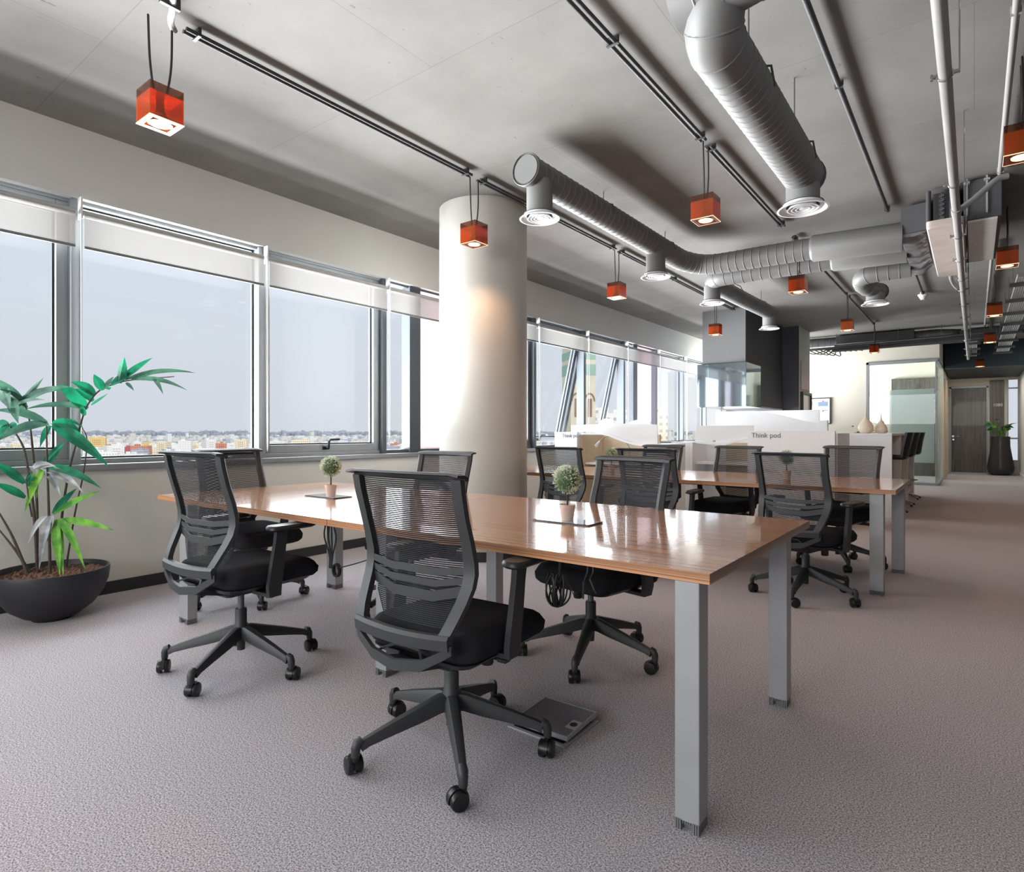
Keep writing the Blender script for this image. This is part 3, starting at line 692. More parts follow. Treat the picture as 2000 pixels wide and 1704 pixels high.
topiary('ball topiary in a clay pot on the right half of the front desk, the nearest',-1.405,2.232,.7465)
topiary('ball topiary in a clay pot on the left half of the front desk',-3.062,2.215,.7465,1)
topiary('ball topiary on the left of the second desk, pot hidden, under the arched reading lamp',-2.88,5.40,.7405,2)
topiary('ball topiary on the right of the second desk, seen through a chair back',-1.24,5.38,.7405,3)
def cover(label,x0,x1,y0,y1):
    t=empty('cable_port_cover',label,'cable port',((x0+x1)/2,(y0+y1)/2,TZ+.0005),0,'clear cable port covers')
    w_,d_=(x1-x0)/2,(y1-y0)/2
    MB().box(-w_,w_,-d_,d_,.002,.0055).build('lid',M['plate'],t)
    e=MB(); e.box(-w_,w_,-d_-.0012,-d_,0,.006); e.box(w_,w_+.0012,-d_,d_,0,.006); e.box(-w_,-w_+.006,d_*.4,d_,0,.004); e.build('lid_edge',M['plateedge'],t)
cover('clear flat cable port cover under the nearest topiary',-1.553,-1.27,2.18,2.30)
cover('clear flat cable port cover under the topiary on the left half of the desk',-3.258,-2.972,2.17,2.30)

# cables under the front desk
cb=empty('cable_bundle','black cables tied in a hank, hanging under the right half of the front desk','cable',(-1.16,1.79,.705))
rng=random.Random(8); b=MB()
for i in range(9):
    a=i*.7; rx_=.012+.016*rng.random()
    loop=[(rx_*math.cos(a)*s_-.01+.03*(1-abs(t))*math.cos(a), .02*math.sin(a)*s_, z) for s_,t,z in ((.3,0,-.075),(1.2,.2,-.11),(1.5,.6,-.155),(.8,1,-.185),(-.6,1,-.187),(-1.4,.6,-.15),(-1,.2,-.105),(-.3,0,-.075))]
    b.tube(smoothpath(loop,3),.0032,6)
b.build('coiled_cable',M['cord'],cb,smooth=50)
u=MB()
for dx in (-.006,0,.007): u.tube(smoothpath([(dx,0,0),(dx*.6,.004,-.03),(0,0,-.075)],3),.0032,6)
u.tube(smoothpath([(.01,0,-.07),(.03,.0,-.085),(.05,0,-.12),(.06,.0,-.14)],3),.0015,5)
u.build('cable_tail',M['cord'],cb,smooth=50)
pl=MB(); pl.tube(smoothpath([(.03,0,0),(.09,.01,-.01),(.115,.0,-.04),(.10,0,-.085)],4),.003,6); pl.cyl((.10,0,-.085),(.098,0,-.125),.006,8); pl.cyl((.098,0,-.125),(.097,0,-.145),.003,8)
pl.tube(smoothpath([(.03,.01,0),(.10,.02,-.008),(.13,.01,-.04),(.118,.01,-.075)],4),.003,6); pl.cyl((.118,.01,-.075),(.135,.01,-.11),.006,8); pl.cyl((.135,.01,-.11),(.142,.01,-.122),.003,8)
pl.build('plug_lead',M['cord'],cb,smooth=50)
cw=empty('cable_bundle','slack black cables dangling under the seam of the front desk, above the left chair seat','cable',(-2.36,1.70,.705))
b=MB()
for i in range(5):
    dx=-.03+.015*i; b.tube(smoothpath([(dx,0,0),(dx*1.3+.01*math.sin(i*2),.0,-.06),(dx*.4+.012,.0,-.14),(.0+.004*i,0,-.20)],4),.0035,6)
b.build('cable_strand',M['cord'],cw,smooth=50)
b=MB()
for i in range(3): b.tube([(.045+.022*math.cos(2*math.pi*k/14),.006*i,-.205+.028*math.sin(2*math.pi*k/14)) for k in range(15)],.0042,6)
b.build('cable_coil',M['cord'],cw,smooth=50)
b=MB(); b.tube(smoothpath([(.055,0,-.195),(.16,.06,-.16),(.30,.16,-.10),(.40,.25,-.03),(.42,.3,0)],5),.003,6); b.build('cable_lead',M['cord'],cw,smooth=50)

# raised floor box
fb=empty('floor_box','open metal floor socket box with carpet-inlaid lid, on the carpet by the big front chair','floor socket',(-1.29,1.95,0),0)
b=MB(); rectframe_=[(-.13,.13,-.125,-.108),(-.13,.13,.108,.125),(-.13,-.113,-.108,.108),(.113,.13,-.108,.108)]
for x0,x1,y0,y1 in rectframe_: b.box(x0,x1,y0,y1,0,.008)
b.build('frame',M['leg'],fb,bevel=.002); MB().box(-.113,.113,-.108,.108,.0,.004).build('well',M['gasket'],fb)
ld=MB(); ld.box(-.112,.122,-.098,.112,-.004,.010); lo=ld.build('lid',pmat('carpet_inlay',(106,105,108),1,var=.3,scale=220),fb,loc=(0,0,.024),rot=(R(3),R(-1),0))
e=MB()
for x0,x1,y0,y1 in ((-.115,.125,-.101,-.098),(-.115,.125,.112,.115),(-.115,-.112,-.098,.112),(.122,.125,-.098,.112)): e.box(x0,x1,y0,y1,-.006,.0115)
e.box(.08,.122,-.045,.015,.0102,.0118); e.build('lid_rim',M['leg'],lo)
hh=MB(); hh.cyl((.1,-.015,.0115),(.1,-.015,.0125),.015,14); hh.build('finger_hole',M['gasket'],lo)
# ================================================================ CEILING SERVICES
def clips(b,x,ys,z=3.155):
    for y in ys: b.box(x-.035,x+.035,y-.012,y+.012,z-.03,ZC); b.cyl((x-.04,y,z-.025),(x+.04,y,z-.025),.008,6)
def conduit_run(label,x,segs,gap=.05,grey=False,r=.011,n=2,z=3.165):
    t=empty('cable_conduit',label,'conduit',(x,segs[0][0],z),0,'cable conduits on the ceiling')
    m=M['conduitl'] if grey else M['conduit']; y0=segs[0][0]
    for a,b_ in segs:
        c=MB()
        for i in range(n):
            dx=(i-(n-1)/2)*.034; c.tube([(dx,a-y0,0),(dx,b_-y0,0)],r,8)
        c.build('conduit_tube',m,t,smooth=50)
    hw=.034 if n>1 else .022
    c=MB(); c.box(-hw,hw,-.008,.008,.0,ZC-z-.004); c.box(-hw,hw,-.008,.008,-.014,-.009); me=None
    for a,b_ in segs:
        L_=b_-a; k=max(2,int(L_/(1.2 if n>1 else 2.2))+1)
        for i in range(k):
            y=a-y0+.06+(L_-.12)*i/(k-1)
            if me is None: o=c.build('clip',m,t); me=o.data
            else: o=bpy.data.objects.new('clip',me); col.objects.link(o); o.parent=t
            o.location=(0,y,0)
    return t
conduit_run('twin black conduit along the ceiling nearest the windows, over the column',-3.17,[(1.42,3.60),(3.70,6.02),(6.13,9.26),(9.37,10.2)])
conduit_run('twin black conduit along the ceiling between the two round ducts',-1.50,[(-2.,1.42),(1.5,4.15),(4.25,6.35)])
conduit_run('single conduit on the ceiling beyond the cross ducts, feeding the far lamps',-1.50,[(6.78,6.96),(7.82,10.12),(10.24,13.2)],n=1,r=.016)
conduit_run('single dark conduit on the ceiling right of the biggest round duct',-.63,[(-1,6.5)],n=1,r=.016)
conduit_run('short dark conduit running to the white smoke detector',-.60,[(8.0,10.7)],n=1,r=.016)
conduit_run('pale grey conduit along the ceiling at the right edge above the lamps',.16,[(1.5,6.1),(8.3,16.5)],n=1,r=.017,grey=True)
t=empty('cable_conduit','short pale conduit crossing the ceiling at the top left above the first lamp','conduit',(-3.19,1.36,3.165))
MB().tube(smoothpath([(0,.02,-.02),(.05,-.02,-.005),(.3,-.12,0),(1.6,-.75,0)],4),.016,8).build('conduit_tube',M['conduitl'],t,smooth=50)
MB().box(.16,.18,-.12,-.03,-.022,.03).build('clip',M['conduit'],t)

# pendant lamps
def lamp_proto():
    w_,h=.0775,.165; D={}
    c=MB(); t=.004
    for a,b_,y0,y1 in ((-w_,w_,-w_,-w_+t),(-w_,w_,w_-t,w_),(-w_,-w_+t,-w_+t,w_-t),(w_-t,w_,-w_+t,w_-t)): c.box(a,b_,y0,y1,0,h*.76)
    D['shade']=(c,M['acrylic'])
    u=MB()
    for a,b_,y0,y1 in ((-w_,w_,-w_,-w_+t),(-w_,w_,w_-t,w_),(-w_,-w_+t,-w_+t,w_-t),(w_-t,w_,-w_+t,w_-t)): u.box(a,b_,y0,y1,h*.76,h)
    D['shade_collar']=(u,M['smoke'])
    D['inner_tray']=(MB().box(-w_+t,w_-t,-w_+t,w_-t,h*.75,h*.765),M['acrylic'])
    b=MB()
    for a,b_,y0,y1 in ((-w_,w_,-.055,-w_),(-w_,w_,.055,w_),(-w_,-.055,-.055,.055),(.055,w_,-.055,.055)): b.box(a,b_,min(y0,y1),max(y0,y1),.0,.004)
    D['bottom_plate']=(b,M['plateorange'])
    r=MB(); e=.0022
    for a,b_,y0,y1 in ((-w_-e,w_+e,-w_-e,-w_),(-w_-e,w_+e,w_,w_+e),(-w_-e,-w_,-w_,w_),(w_,w_+e,-w_,w_)): r.box(a,b_,y0,y1,-.0015,.003)
    D['lit_edge']=(r,M['rim'])
    D['lamp_holder']=(MB().lathe([(0,.045),(.03,.045),(.018,.075),(.018,h*.8),(0,h*.8)],16),M['cord'])
    k=MB(); k.lathe([(0,.004),(.048,.004),(.055,.001),(.055,.02),(.03,.045),(0,.046)],24); D['bulb_reflector']=(k,M['plateorange'])
    g=MB(); g.lathe([(0,.0005),(.046,.0005),(.046,.004),(0,.004)],24); 
    D['bulb']=(g,M['bulb'])
    return D
LM={}
for k_,(b,m) in lamp_proto().items():
    o=b.build(k_,m,None,smooth=40 if k_ in('lamp_holder','bulb_reflector') else None); LM[k_]=o.data; bpy.data.objects.remove(o)
def pendant(label,x,y,zb=2.635,rz=0,gap=.05,ztop=3.16,power=18,cords=None):
    t=empty('pendant_lamp',label,'lamp',(x,y,zb),rz,'orange cube pendant lamps')
    def P(k_,par=t):
        o=bpy.data.objects.new(k_,LM[k_]); col.objects.link(o); o.parent=par; return o
    s=P('shade'); P('shade_collar',s); P('inner_tray',s); P('bottom_plate',s); P('lit_edge',s)
    hd=P('lamp_holder'); bb=P('bulb_reflector',hd); P('bulb',hd)
    for i,dy in enumerate(cords or (-gap,gap)):
        c=MB(); c.tube(smoothpath([(0,dy,ztop-zb),(.004,dy*.9,(ztop-zb)*.6),(0,dy*.55,.165),(0,.008*(1 if dy>0 else -1),.125)],4),.0055,6)
        c.build('cord',M['cord'],t,smooth=50)
    L_=bpy.data.lights.new('pendant_spot','SPOT'); L_.energy=power; L_.color=(1,.56,.29); L_.spot_size=R(150); L_.spot_blend=.55; L_.shadow_soft_size=.03
    lo=bpy.data.objects.new('pendant_spot',L_); col.objects.link(lo); lo.parent=t; lo.location=(0,0,-.065)
    return t
pendant('orange acrylic cube lamp nearest the camera at upper left, hung on separate cords',-3.184,1.31,2.645,0,cords=(-.055,.055))
pendant('orange acrylic cube lamp hanging directly before the round column',-3.175,3.65,2.63)
pendant('orange acrylic cube lamp in the window row, first one beyond the column',-3.175,6.075,2.632)
pendant('orange acrylic cube lamp hanging before the grey kitchen block',-3.175,9.315,2.635)
pendant('orange acrylic cube lamp between the two long round ducts',-1.50,4.20,2.617)
pendant('orange acrylic cube lamp hanging just beneath the paired cross ducts',-1.46,6.82,2.59,ztop=3.15)
pendant('orange acrylic cube lamp right of the tall dark block, before the far flat duct',-1.50,10.18,2.648)
pendant('orange acrylic cube lamp before the cream far wall, above the glass meeting room',-1.50,13.25,2.635)
RX=.205
pendant('orange acrylic cube lamp cut off by the right photo edge, largest of its row',RX,4.31,2.63,rz=R(0))
pendant('orange acrylic cube lamp in the right row, beneath the grey air unit, second nearest',RX+.03,7.05,2.63)
pendant('orange acrylic cube lamp in the right row, third from the camera',RX,9.95,2.63)
pendant('orange acrylic cube lamp in the right row, fourth from the camera, before the slatted tray',RX,12.85,2.63)
pendant('orange acrylic cube lamp furthest down the corridor, above the end door',.10,17.2,2.61,ztop=2.7)

# round ducts
def spiral(path,r,pitch=.09,n=20,ribs=True):
    """tube with raised spiral-seam rings"""
    P=smoothpath(path,8); out=[P[0]]
    L_=0; pts=[]; acc=0
    b=MB(); b.tube(P,r,n)
    if ribs:
        tot=0; nxt=pitch
        for a,c in zip(P,P[1:]):
            seg=(c-a).length
            while nxt<tot+seg:
                t=(nxt-tot)/seg; q=a+(c-a)*t; d=(c-a).normalized()
                b.tube([q-d*.006,q-d*.003,q+d*.003,q+d*.006],[r*.99,r+.003,r+.003,r*.99],n,caps=False); nxt+=pitch
            tot+=seg
    return b
def diffuser(parent,x,y,ztop,zb,R_=.147,rc=.095):
    c=MB(); c.lathe([(rc,ztop),(rc,zb+.015),(rc+.012,zb+.012)],24,(x,y,0)); c.build('collar',M['duct'],parent,smooth=50)
    d=MB(); d.lathe([(rc,zb+.014),(R_-.012,zb+.006),(R_,zb-.004),(R_-.012,zb-.006),(R_*.78,zb+.012),(R_*.76,zb+.03)],36,(x,y,0))
    for q in (.62,.46,.30): d.lathe([(R_*q,zb-.004),(R_*(q-.05),zb-.002),(R_*(q-.13),zb+.028),(R_*(q-.15),zb+.028),(R_*(q-.06),zb-.004),(R_*q,zb-.004)],36,(x,y,0))
    d.lathe([(0,zb-.004),(R_*.13,zb-.003),(R_*.1,zb+.02)],24,(x,y,0))
    do=d.build('diffuser',M['diffuser'],parent,smooth=50)
    MB().lathe([(0,zb+.032),(R_*.8,zb+.032)],24,(x,y,0)).build('diffuser_throat',M['ductd'],do)
G='spiral ventilation ducts'
# big duct, upper right
a=empty('ventilation_duct','largest spiral duct at top right, bending down from the ceiling to a round diffuser','duct',(0,0,0),0,G)
AX=-.834
spiral([(AX,2.54,2.71),(AX,3.0,2.71),(AX,3.6,2.71),(AX,4.06,2.71)],.112,.06).build('duct_run',M['duct'],a,smooth=60)
e=MB(); e.lathe([(0,0),(.116,0),(.12,.006),(.12,.03),(.113,.034)],24); o=e.build('end_cap',M['ductd'],a,smooth=40); o.location=(AX,4.09,2.71); o.rotation_euler=(R(90),0,0)
b=spiral([(AX,2.56,2.71),(AX,2.46,2.715),(AX+.01,2.40,2.745),(AX+.03,2.36,2.80),(AX+.05,2.35,2.86)],.114,.085); b.build('elbow',M['duct'],a,smooth=60)
b=spiral([(AX-.105,2.36,2.87),(AX+.1,2.33,2.872),(AX+.4,2.27,2.88),(AX+.62,2.22,2.91),(AX+1.6,2.04,3.03)],.135,.10,24); b.build('branch_duct',M['duct'],a,smooth=60)
diffuser(a,AX,4.02,2.64,2.50)
hb=MB(); 
for y in (2.9,3.8): hb.tube([(AX-.115,y,2.70),(AX-.10,y,2.80),(AX,y,2.83),(AX+.10,y,2.80),(AX+.115,y,2.70)],.006,6); hb.cyl((AX,y,2.83),(AX,y,ZC),.004,6)
hb.build('hanger',M['ductd'],a,smooth=40)
# window-side duct with corner
a=empty('ventilation_duct','long spiral duct turning a corner to the right, its capped end beside the column','duct',(0,0,0),0,G)
BX=-2.53; BZ=3.0; BY=6.52
spiral([(BX,3.50,BZ),(BX,4.2,BZ),(BX,5.0,BZ),(BX,5.7,BZ),(BX,6.15,BZ),(BX+.03,6.33,BZ-.01),(BX+.14,6.48,BZ-.03),(BX+.32,BY,BZ-.05),(BX+.7,BY,BZ-.055),(BX+1.25,BY,BZ-.06)],.106,.08).build('duct_run',M['duct'],a,smooth=60)
c=MB(); c.tube([(BX+1.25,BY,BZ-.06),(BX+1.27,BY,BZ-.06),(-.53,6.60,BZ-.07)],[.106,.128,.132],24); c.build('smooth_duct',M['duct'],a,smooth=60)
e=MB(); e.lathe([(0,0),(.100,0),(.102,.012),(.112,.012),(.114,-.004),(.118,0),(.116,.035),(.108,.04)],28); o=e.build('end_cap',M['duct'],a,smooth=40); o.location=(BX,3.465,BZ); o.rotation_euler=(R(-90),0,0)
diffuser(a,BX+.02,3.61,BZ-.05,2.685); diffuser(a,BX,5.67,BZ-.05,2.685)
hb=MB()
for y in (4.6,5.9): hb.tube([(BX-.108,y,BZ),(BX-.09,y,BZ+.07),(BX,y,BZ+.11),(BX+.09,y,BZ+.07),(BX+.108,y,BZ)],.005,6); hb.cyl((BX,y,BZ+.11),(BX,y,ZC),.004,6)
hb.build('hanger',M['ductd'],a,smooth=40)
# second duct behind
a=empty('ventilation_duct','second spiral duct just behind the corner one, running on to two far diffusers','duct',(0,0,0),0,G)
CXX=-2.50; CYY=7.12; CZ=2.95
spiral([(-1.2,CYY,CZ),(-1.8,CYY,CZ),(-2.2,CYY,CZ),(-2.38,CYY+.02,CZ),(-2.47,CYY+.1,CZ-.01),(CXX,CYY+.25,CZ-.02),(CXX+.01,8.2,CZ-.02),(CXX+.04,9.0,CZ-.02),(CXX+.06,9.62,CZ-.02)],.10,.10).build('duct_run',M['duct'],a,smooth=60)
c=MB(); c.tube([(-1.2,CYY,CZ),(-1.18,CYY,CZ),(-.53,7.15,CZ-.01)],[.10,.118,.12],24); c.build('smooth_duct',M['duct'],a,smooth=60)
e=MB(); e.lathe([(0,0),(.105,0),(.106,.04),(.10,.045)],24); o=e.build('end_cap',M['duct'],a,smooth=40); o.location=(CXX+.06,9.66,CZ-.02); o.rotation_euler=(R(90),0,0)
diffuser(a,-2.51,7.25,CZ-.06,2.685,.145); diffuser(a,-2.44,9.53,CZ-.06,2.685,.145)
hb=MB()
for y in (8.0,9.2): hb.tube([(CXX-.08,y,CZ),(CXX-.05,y,CZ+.08),(CXX+.03,y,CZ+.11),(CXX+.10,y,CZ+.07),(CXX+.13,y,CZ)],.005,6); hb.cyl((CXX+.03,y,CZ+.11),(CXX+.03,y,ZC),.004,6)
hb.build('hanger',M['ductd'],a,smooth=40)
# short duct
a=empty('ventilation_duct','short bent spiral duct right of centre ending in one diffuser beneath the air unit','duct',(0,0,0),0,G)
spiral([(-.53,7.62,2.86),(-.78,7.62,2.86),(-.94,7.64,2.85),(-1.0,7.72,2.82),(-.98,7.84,2.78),(-.92,7.98,2.76),(-.88,8.12,2.76)],.092,.10).build('duct_run',M['duct'],a,smooth=60)
e=MB(); e.lathe([(0,0),(.098,0),(.098,.04),(.092,.045)],24); o=e.build('end_cap',M['ductd'],a,smooth=40); o.location=(-.87,8.16,2.76); o.rotation_euler=(R(90),0,R(-15))
diffuser(a,-.90,8.02,2.72,2.60,.145)
# air unit
a=empty('air_handling_unit','grey boxed air unit hung under the ceiling with a pinkish tray, upper right','air unit',(0,0,0))
b=MB(); b.loft([[(-.53,6.50,2.92),(-.33,6.47,2.93),(-.33,6.47,3.17),(-.53,6.50,3.17)],[(-.53,7.95,2.86),(-.36,7.60,2.88),(-.36,7.60,3.17),(-.53,7.95,3.17)]]); b.build('plenum',M['ductd'],a)
b=MB(); rings=[]
for i in range(36):
    q=i/35; y=6.50+1.42*q; z=2.912-.058*q+.010*math.sin(q*38); rings.append([(-.538,y,z+.02),(-.53,y,z-.008),(-.44,y-.06*q,z-.022+.006*math.sin(q*23)),(-.345,y-.3*q,z+.0),(-.335,y-.3*q,z+.025)])
b.loft(rings); b.build('insulation_wrap',pmat('foil_wrap',(120,120,122),.35,metal=.4,var=.25,scale=14,bump=.5,bscale=18),a,smooth=60)
b=MB(); b.loft([rrect(.115,.97,.03,2.80,4,-.19,6.99),rrect(.125,.985,.035,2.815,4,-.19,6.99),rrect(.125,.985,.035,2.86,4,-.19,6.99)]); b.build('drip_tray',M['board'],a,smooth=40)
b=MB(); b.box(-.07,.175,6.2,7.75,2.87,3.19); b.build('casing',M['ductd'],a,bevel=.004)
MB().box(-.045,.15,6.22,7.68,2.852,2.87).build('access_panel',M['alubright'],a,bevel=.003)
b=MB(); b.box(-.28,-.10,6.3,7.6,2.87,3.17); b.build('fan_section',M['ductd'],a)
b=MB()
for i in range(14): b.tube([(-.235+.02*(i%2),6.27,2.90+.019*i),(-.20-.02*(i%2),6.26,2.91+.019*i)],.012,6)
b.cyl((-.31,6.24,2.88),(-.31,6.24,3.18),.018,8); b.cyl((-.15,6.24,2.88),(-.15,6.24,3.18),.016,8)
b.build('flexible_hose',M['ductd'],a,smooth=50)
b=MB()
for x,y in ((-.05,6.18),(.08,6.18),(.17,6.9)): b.box(x-.006,x+.006,y-.006,y+.006,2.9,ZC); b.box(x-.02,x+.02,y-.02,y+.02,3.16,3.175)
b.build('hanger_rod',M['conduitl'],a)
b=MB(); b.tube(smoothpath([(-.20,7.97,2.82),(-.20,8.1,2.80),(-.18,8.35,2.78),(-.13,8.6,2.76)],4),.02,8); b.tube(smoothpath([(-.12,7.97,2.86),(-.13,8.2,2.85),(-.125,8.5,2.84)],4),.016,8); b.build('drain_hose',M['conduitl'],a,smooth=50)
# long drain pipe
a=empty('drain_pipe','long pale grey pipe hung from clamps, running away above the corridor at right','pipe',(-.105,0,2.745))
MB().tube([(0,-1.5,0),(0,5.6,0),(0,16.6,-.0)],.0265,16).build('pipe',M['conduitl'],a,smooth=50)
c=MB()
c.tube([(0,5.40,0),(0,5.55,0)],.031,16)
c.tube([(0,5.50,0),(.10,5.60,.10),(.22,5.70,.235),(.25,5.72,.262),(.30,5.74,.272)],.022,12)
c.build('branch_fitting',M['conduitl'],a,smooth=50)
for y in (3.35,4.85,6.15,7.0,7.9,8.5,9.5,10.6,11.8,13.2,14.6,15.8):
    k=MB(); k.tube([(.030*math.cos(2*math.pi*i/16),y,.030*math.sin(2*math.pi*i/16)) for i in range(17)],.0045,6); k.box(-.055,-.028,y-.008,y+.008,-.006,.006); k.box(.028,.055,y-.008,y+.008,-.006,.006); k.cyl((.052,y,0),(.052,y,ZC-2.745),.0035,6); k.cyl((-.05,y,-.014),(-.05,y,.014),.006,6); k.build('pipe_clamp',M['chrome'],a,smooth=40)
# slatted cable tray on the right
a=empty('cable_tray','bright perforated metal cable tray under the ceiling at the right edge','cable tray',(.49,9.0,2.90))
b=MB()
for i in range(8):
    x=-.085+i*.024; b.box(x,x+.014,0,8.3,.0,.006)
b.box(-.10,-.092,0,8.3,-.0,.04); b.box(.10,.108,0,8.3,0,.04); b.build('tray',M['alubright'],a)
for i in range(8):
    y=.3+i*1.1; s=MB(); s.box(-.16,.17,y-.03,y+.03,-.045,-.002); s.cyl((-.13,y,-.04),(-.13,y,.295),.004,6); s.cyl((.14,y,-.04),(.14,y,.295),.004,6); s.build('cross_bracket',M['ductd'],a)
b=empty('cable_tray','small perforated tray deep in the corridor left of the furthest lamp','cable tray',(-.02,14.2,2.86))
m_=MB()
for i in range(6): x=-.07+i*.024; m_.box(x,x+.014,0,3.1,0,.006)
m_.build('tray',M['alubright'],b); s=MB()
for y in (.4,1.4,2.4): s.box(-.12,.12,y-.03,y+.03,-.04,-.002); s.cyl((-.1,y,-.03),(-.1,y,.335),.004,6)
s.build('cross_bracket',M['ductd'],b)
# smoke detector
a=empty('smoke_detector','small white smoke detector on the dark ceiling above the far lamps','detector',(-.605,10.75,ZC))
MB().lathe([(0,-.115),(.03,-.112),(.035,-.09),(.045,-.085),(.05,-.06),(.062,-.055),(.062,-.035),(.03,-.03),(.03,0)],24).build('housing',M['detector'],a,smooth=40)
# far flat duct and cross conduits
a=empty('ventilation_duct','far dark flat duct crossing before the cream end wall','duct',(0,0,0),0,'far crossing services')
MB().box(-2.33,-.95,14.35,14.65,3.0,3.17).build('flat_duct',M['ductd'],a)
spiral([(-3.3,14.5,3.08),(-2.9,14.5,3.08),(-2.33,14.5,3.08)],.095,.12).build('round_section',M['ductd'],a,smooth=50)
spiral([(-.95,14.5,3.07),(-.6,14.5,3.07),(-.35,14.5,3.05),(-.15,14.6,3.05),(.9,14.6,3.06)],.09,.12).build('round_section',M['ductd'],a,smooth=50)
a=empty('cable_conduit','bundle of dark pipes crossing below the far flat duct','conduit',(0,14.2,0),0,'far crossing services')
b=MB(); b.cyl((-3.0,0,2.90),(.30,.0,2.93),.028,10); b.cyl((-2.35,.1,2.96),(.30,.1,3.0),.018,8); b.build('pipe',M['ductd'],a,smooth=50)
b=MB(); b.cyl((-2.32,-.3,2.82),(.30,-.3,2.84),.042,12); b.build('large_pipe',M['ductd'],a,smooth=50)
b=MB()
for i in range(5): b.tube(smoothpath([(-2.9+.1*i,0,2.88),(-2.7+.12*i,-.05,2.80-.02*i),(-2.4+.05*i,-.1,2.87),(-2.2+.1*i,-.1,2.80)],4),.012,6)
b.build('loose_cable',M['cord'],a,smooth=50)
b=MB()
for x in (-2.3,-1.2,-.5,.25): b.cyl((x,0,2.9),(x,0,ZC),.004,6)
b.build('hanger_rod',M['ductd'],a)
# ================================================================ BOOTHS, KITCHEN BLOCK, BAR
def wave(b,x0,x1,y,t,zfun,zb,n=28,mi=0):
    rings=[]
    for i in range(n+1):
        x=x0+(x1-x0)*i/n; z=zfun((x-x0)/(x1-x0)); zz=zb((x-x0)/(x1-x0)) if callable(zb) else zb
        rings.append([(x,y,zz),(x,y+t,zz),(x,y+t,z),(x,y,z)])
    return b.loft(rings,mi)
sm=lambda a,b,t: (lambda u:u*u*(3-2*u))(max(0,min(1,(t-a)/(b-a))))
# booth A (left)
a=empty('think_pod_booth','white booth left of the others, lettered front panel by the windows and an arched lamp','booth',(-3.6,6.95,0))
p=MB(); p.box(-.98,-.62,0,.05,0,1.135); pa=p.build('front_panel',M['podwhite'],a,bevel=.004)
text('lettering','Think pod',.07,M['ink'],(-.86,-.003,1.065),(R(90),0,0),pa,.001)
wave(MB(),-.80,.46,.14,.012,lambda t:1.225+.02*math.sin(t*3),lambda t:1.135-.155*sm(.25,.75,t)).build('frosted_screen',M['acrylicw'],a)
wave(MB(),-.62,.30,.10,.04,lambda t:1.125-.14*sm(.3,.95,t),lambda t:1.10-.14*sm(.3,.95,t)).build('curved_rail',M['podwhite'],a)
MB().box(-.60,.28,.62,.66,0,1.10).build('back_panel',M['tan'],a)
MB().box(-.62,-.58,.05,.66,0,1.10).build('side_panel',M['tan'],a); MB().box(.26,.30,.05,.66,0,.95).build('side_panel',M['tan'],a)
MB().box(-.58,.26,.15,.62,.70,.73).build('worktop',M['podwhite'],a)
b=MB(); b.box(.30,.62,.05,.65,0,.985); b.build('end_cabinet',M['podwhite'],a,bevel=.004)
wave(MB(),-.78,-.55,.9,.02,lambda t:1.30+.03*math.sin(t*3.1),.3).build('rear_screen',M['acrylicw'],a)
wave(MB(),-.30,.02,.9,.02,lambda t:1.28+.03*math.sin(t*3.1),.3).build('rear_screen',M['acrylicw'],a)
l=empty('reading_lamp','thin grey gooseneck reading lamp arching over the left booth','lamp',(-3.66,7.20,.73))
MB().lathe([(0,0),(.05,0),(.05,.012),(.01,.02),(0,.02)],20).build('lamp_base',M['podwhite'],l,smooth=40)
MB().tube(smoothpath([(.06,0,.015),(.08,0,.12),(.08,0,.20),(.0,0,.29),(-.16,-.02,.345),(-.28,-.03,.33),(-.36,-.03,.26)],5),.007,8).build('neck',M['conduitl'],l,smooth=60)
MB().tube([(-.34,-.03,.285),(-.37,-.03,.25),(-.40,-.03,.215)],[.012,.018,.026],12).build('lamp_head',M['podwhite'],l,smooth=50)
# booth B (right)
a=empty('think_pod_booth','white booth nearer the bar, wide lettered front panel behind the second desk','booth',(-2.2,7.95,0))
p=MB(); p.box(-.10,.90,0,.05,0,1.148); pa=p.build('front_panel',M['podwhite'],a,bevel=.004)
text('lettering','Think pod',.085,M['ink'],(-.05,-.003,1.065),(R(90),0,0),pa,.001)
MB().box(.78,.92,.05,.9,0,1.12).build('end_cabinet',M['podwhite'],a,bevel=.004)
wave(MB(),-.82,-.06,.12,.012,lambda t:1.22,lambda t:1.02+.02*sm(.2,1,t)).build('frosted_screen',M['acrylicw'],a)
wave(MB(),-.82,-.10,.08,.04,lambda t:1.015-.02*math.sin(t*3.14)+.06*sm(.5,1,t),lambda t:.985-.02*math.sin(t*3.14)+.06*sm(.5,1,t)).build('curved_rail',M['podwhite'],a)
MB().box(-.55,-.10,.55,.59,0,.985).build('back_panel',M['tan'],a)
MB().box(-.82,-.55,.55,.59,0,.985).build('back_panel',M['podwhite'],a)
b=MB(); b.box(-.86,-.82,.0,.59,0,1.0); b.build('side_panel',M['podwhite'],a)
b=MB(); b.box(-1.12,-.86,.0,.5,0,1.0); b.build('end_cabinet',M['podwhite'],a,bevel=.004)
MB().box(-.82,-.10,.12,.55,.70,.73).build('worktop',M['podwhite'],a)
wave(MB(),-1.1,-.84,.85,.02,lambda t:1.21,.3).build('rear_screen',M['acrylicw'],a)
# tall wavy screen behind
a=empty('wavy_screen','tall white wave-topped screen before the kitchen block','screen',(-2.5,9.55,0))
wave(MB(),-.75,.82,0,.05,lambda t:1.46-.20*sm(.35,1.0,t)+.0*t,0).build('panel',M['podwhite'],a,smooth=40)
MB().box(.74,.84,-.02,.09,0,1.30).build('end_post',M['podwhite'],a)
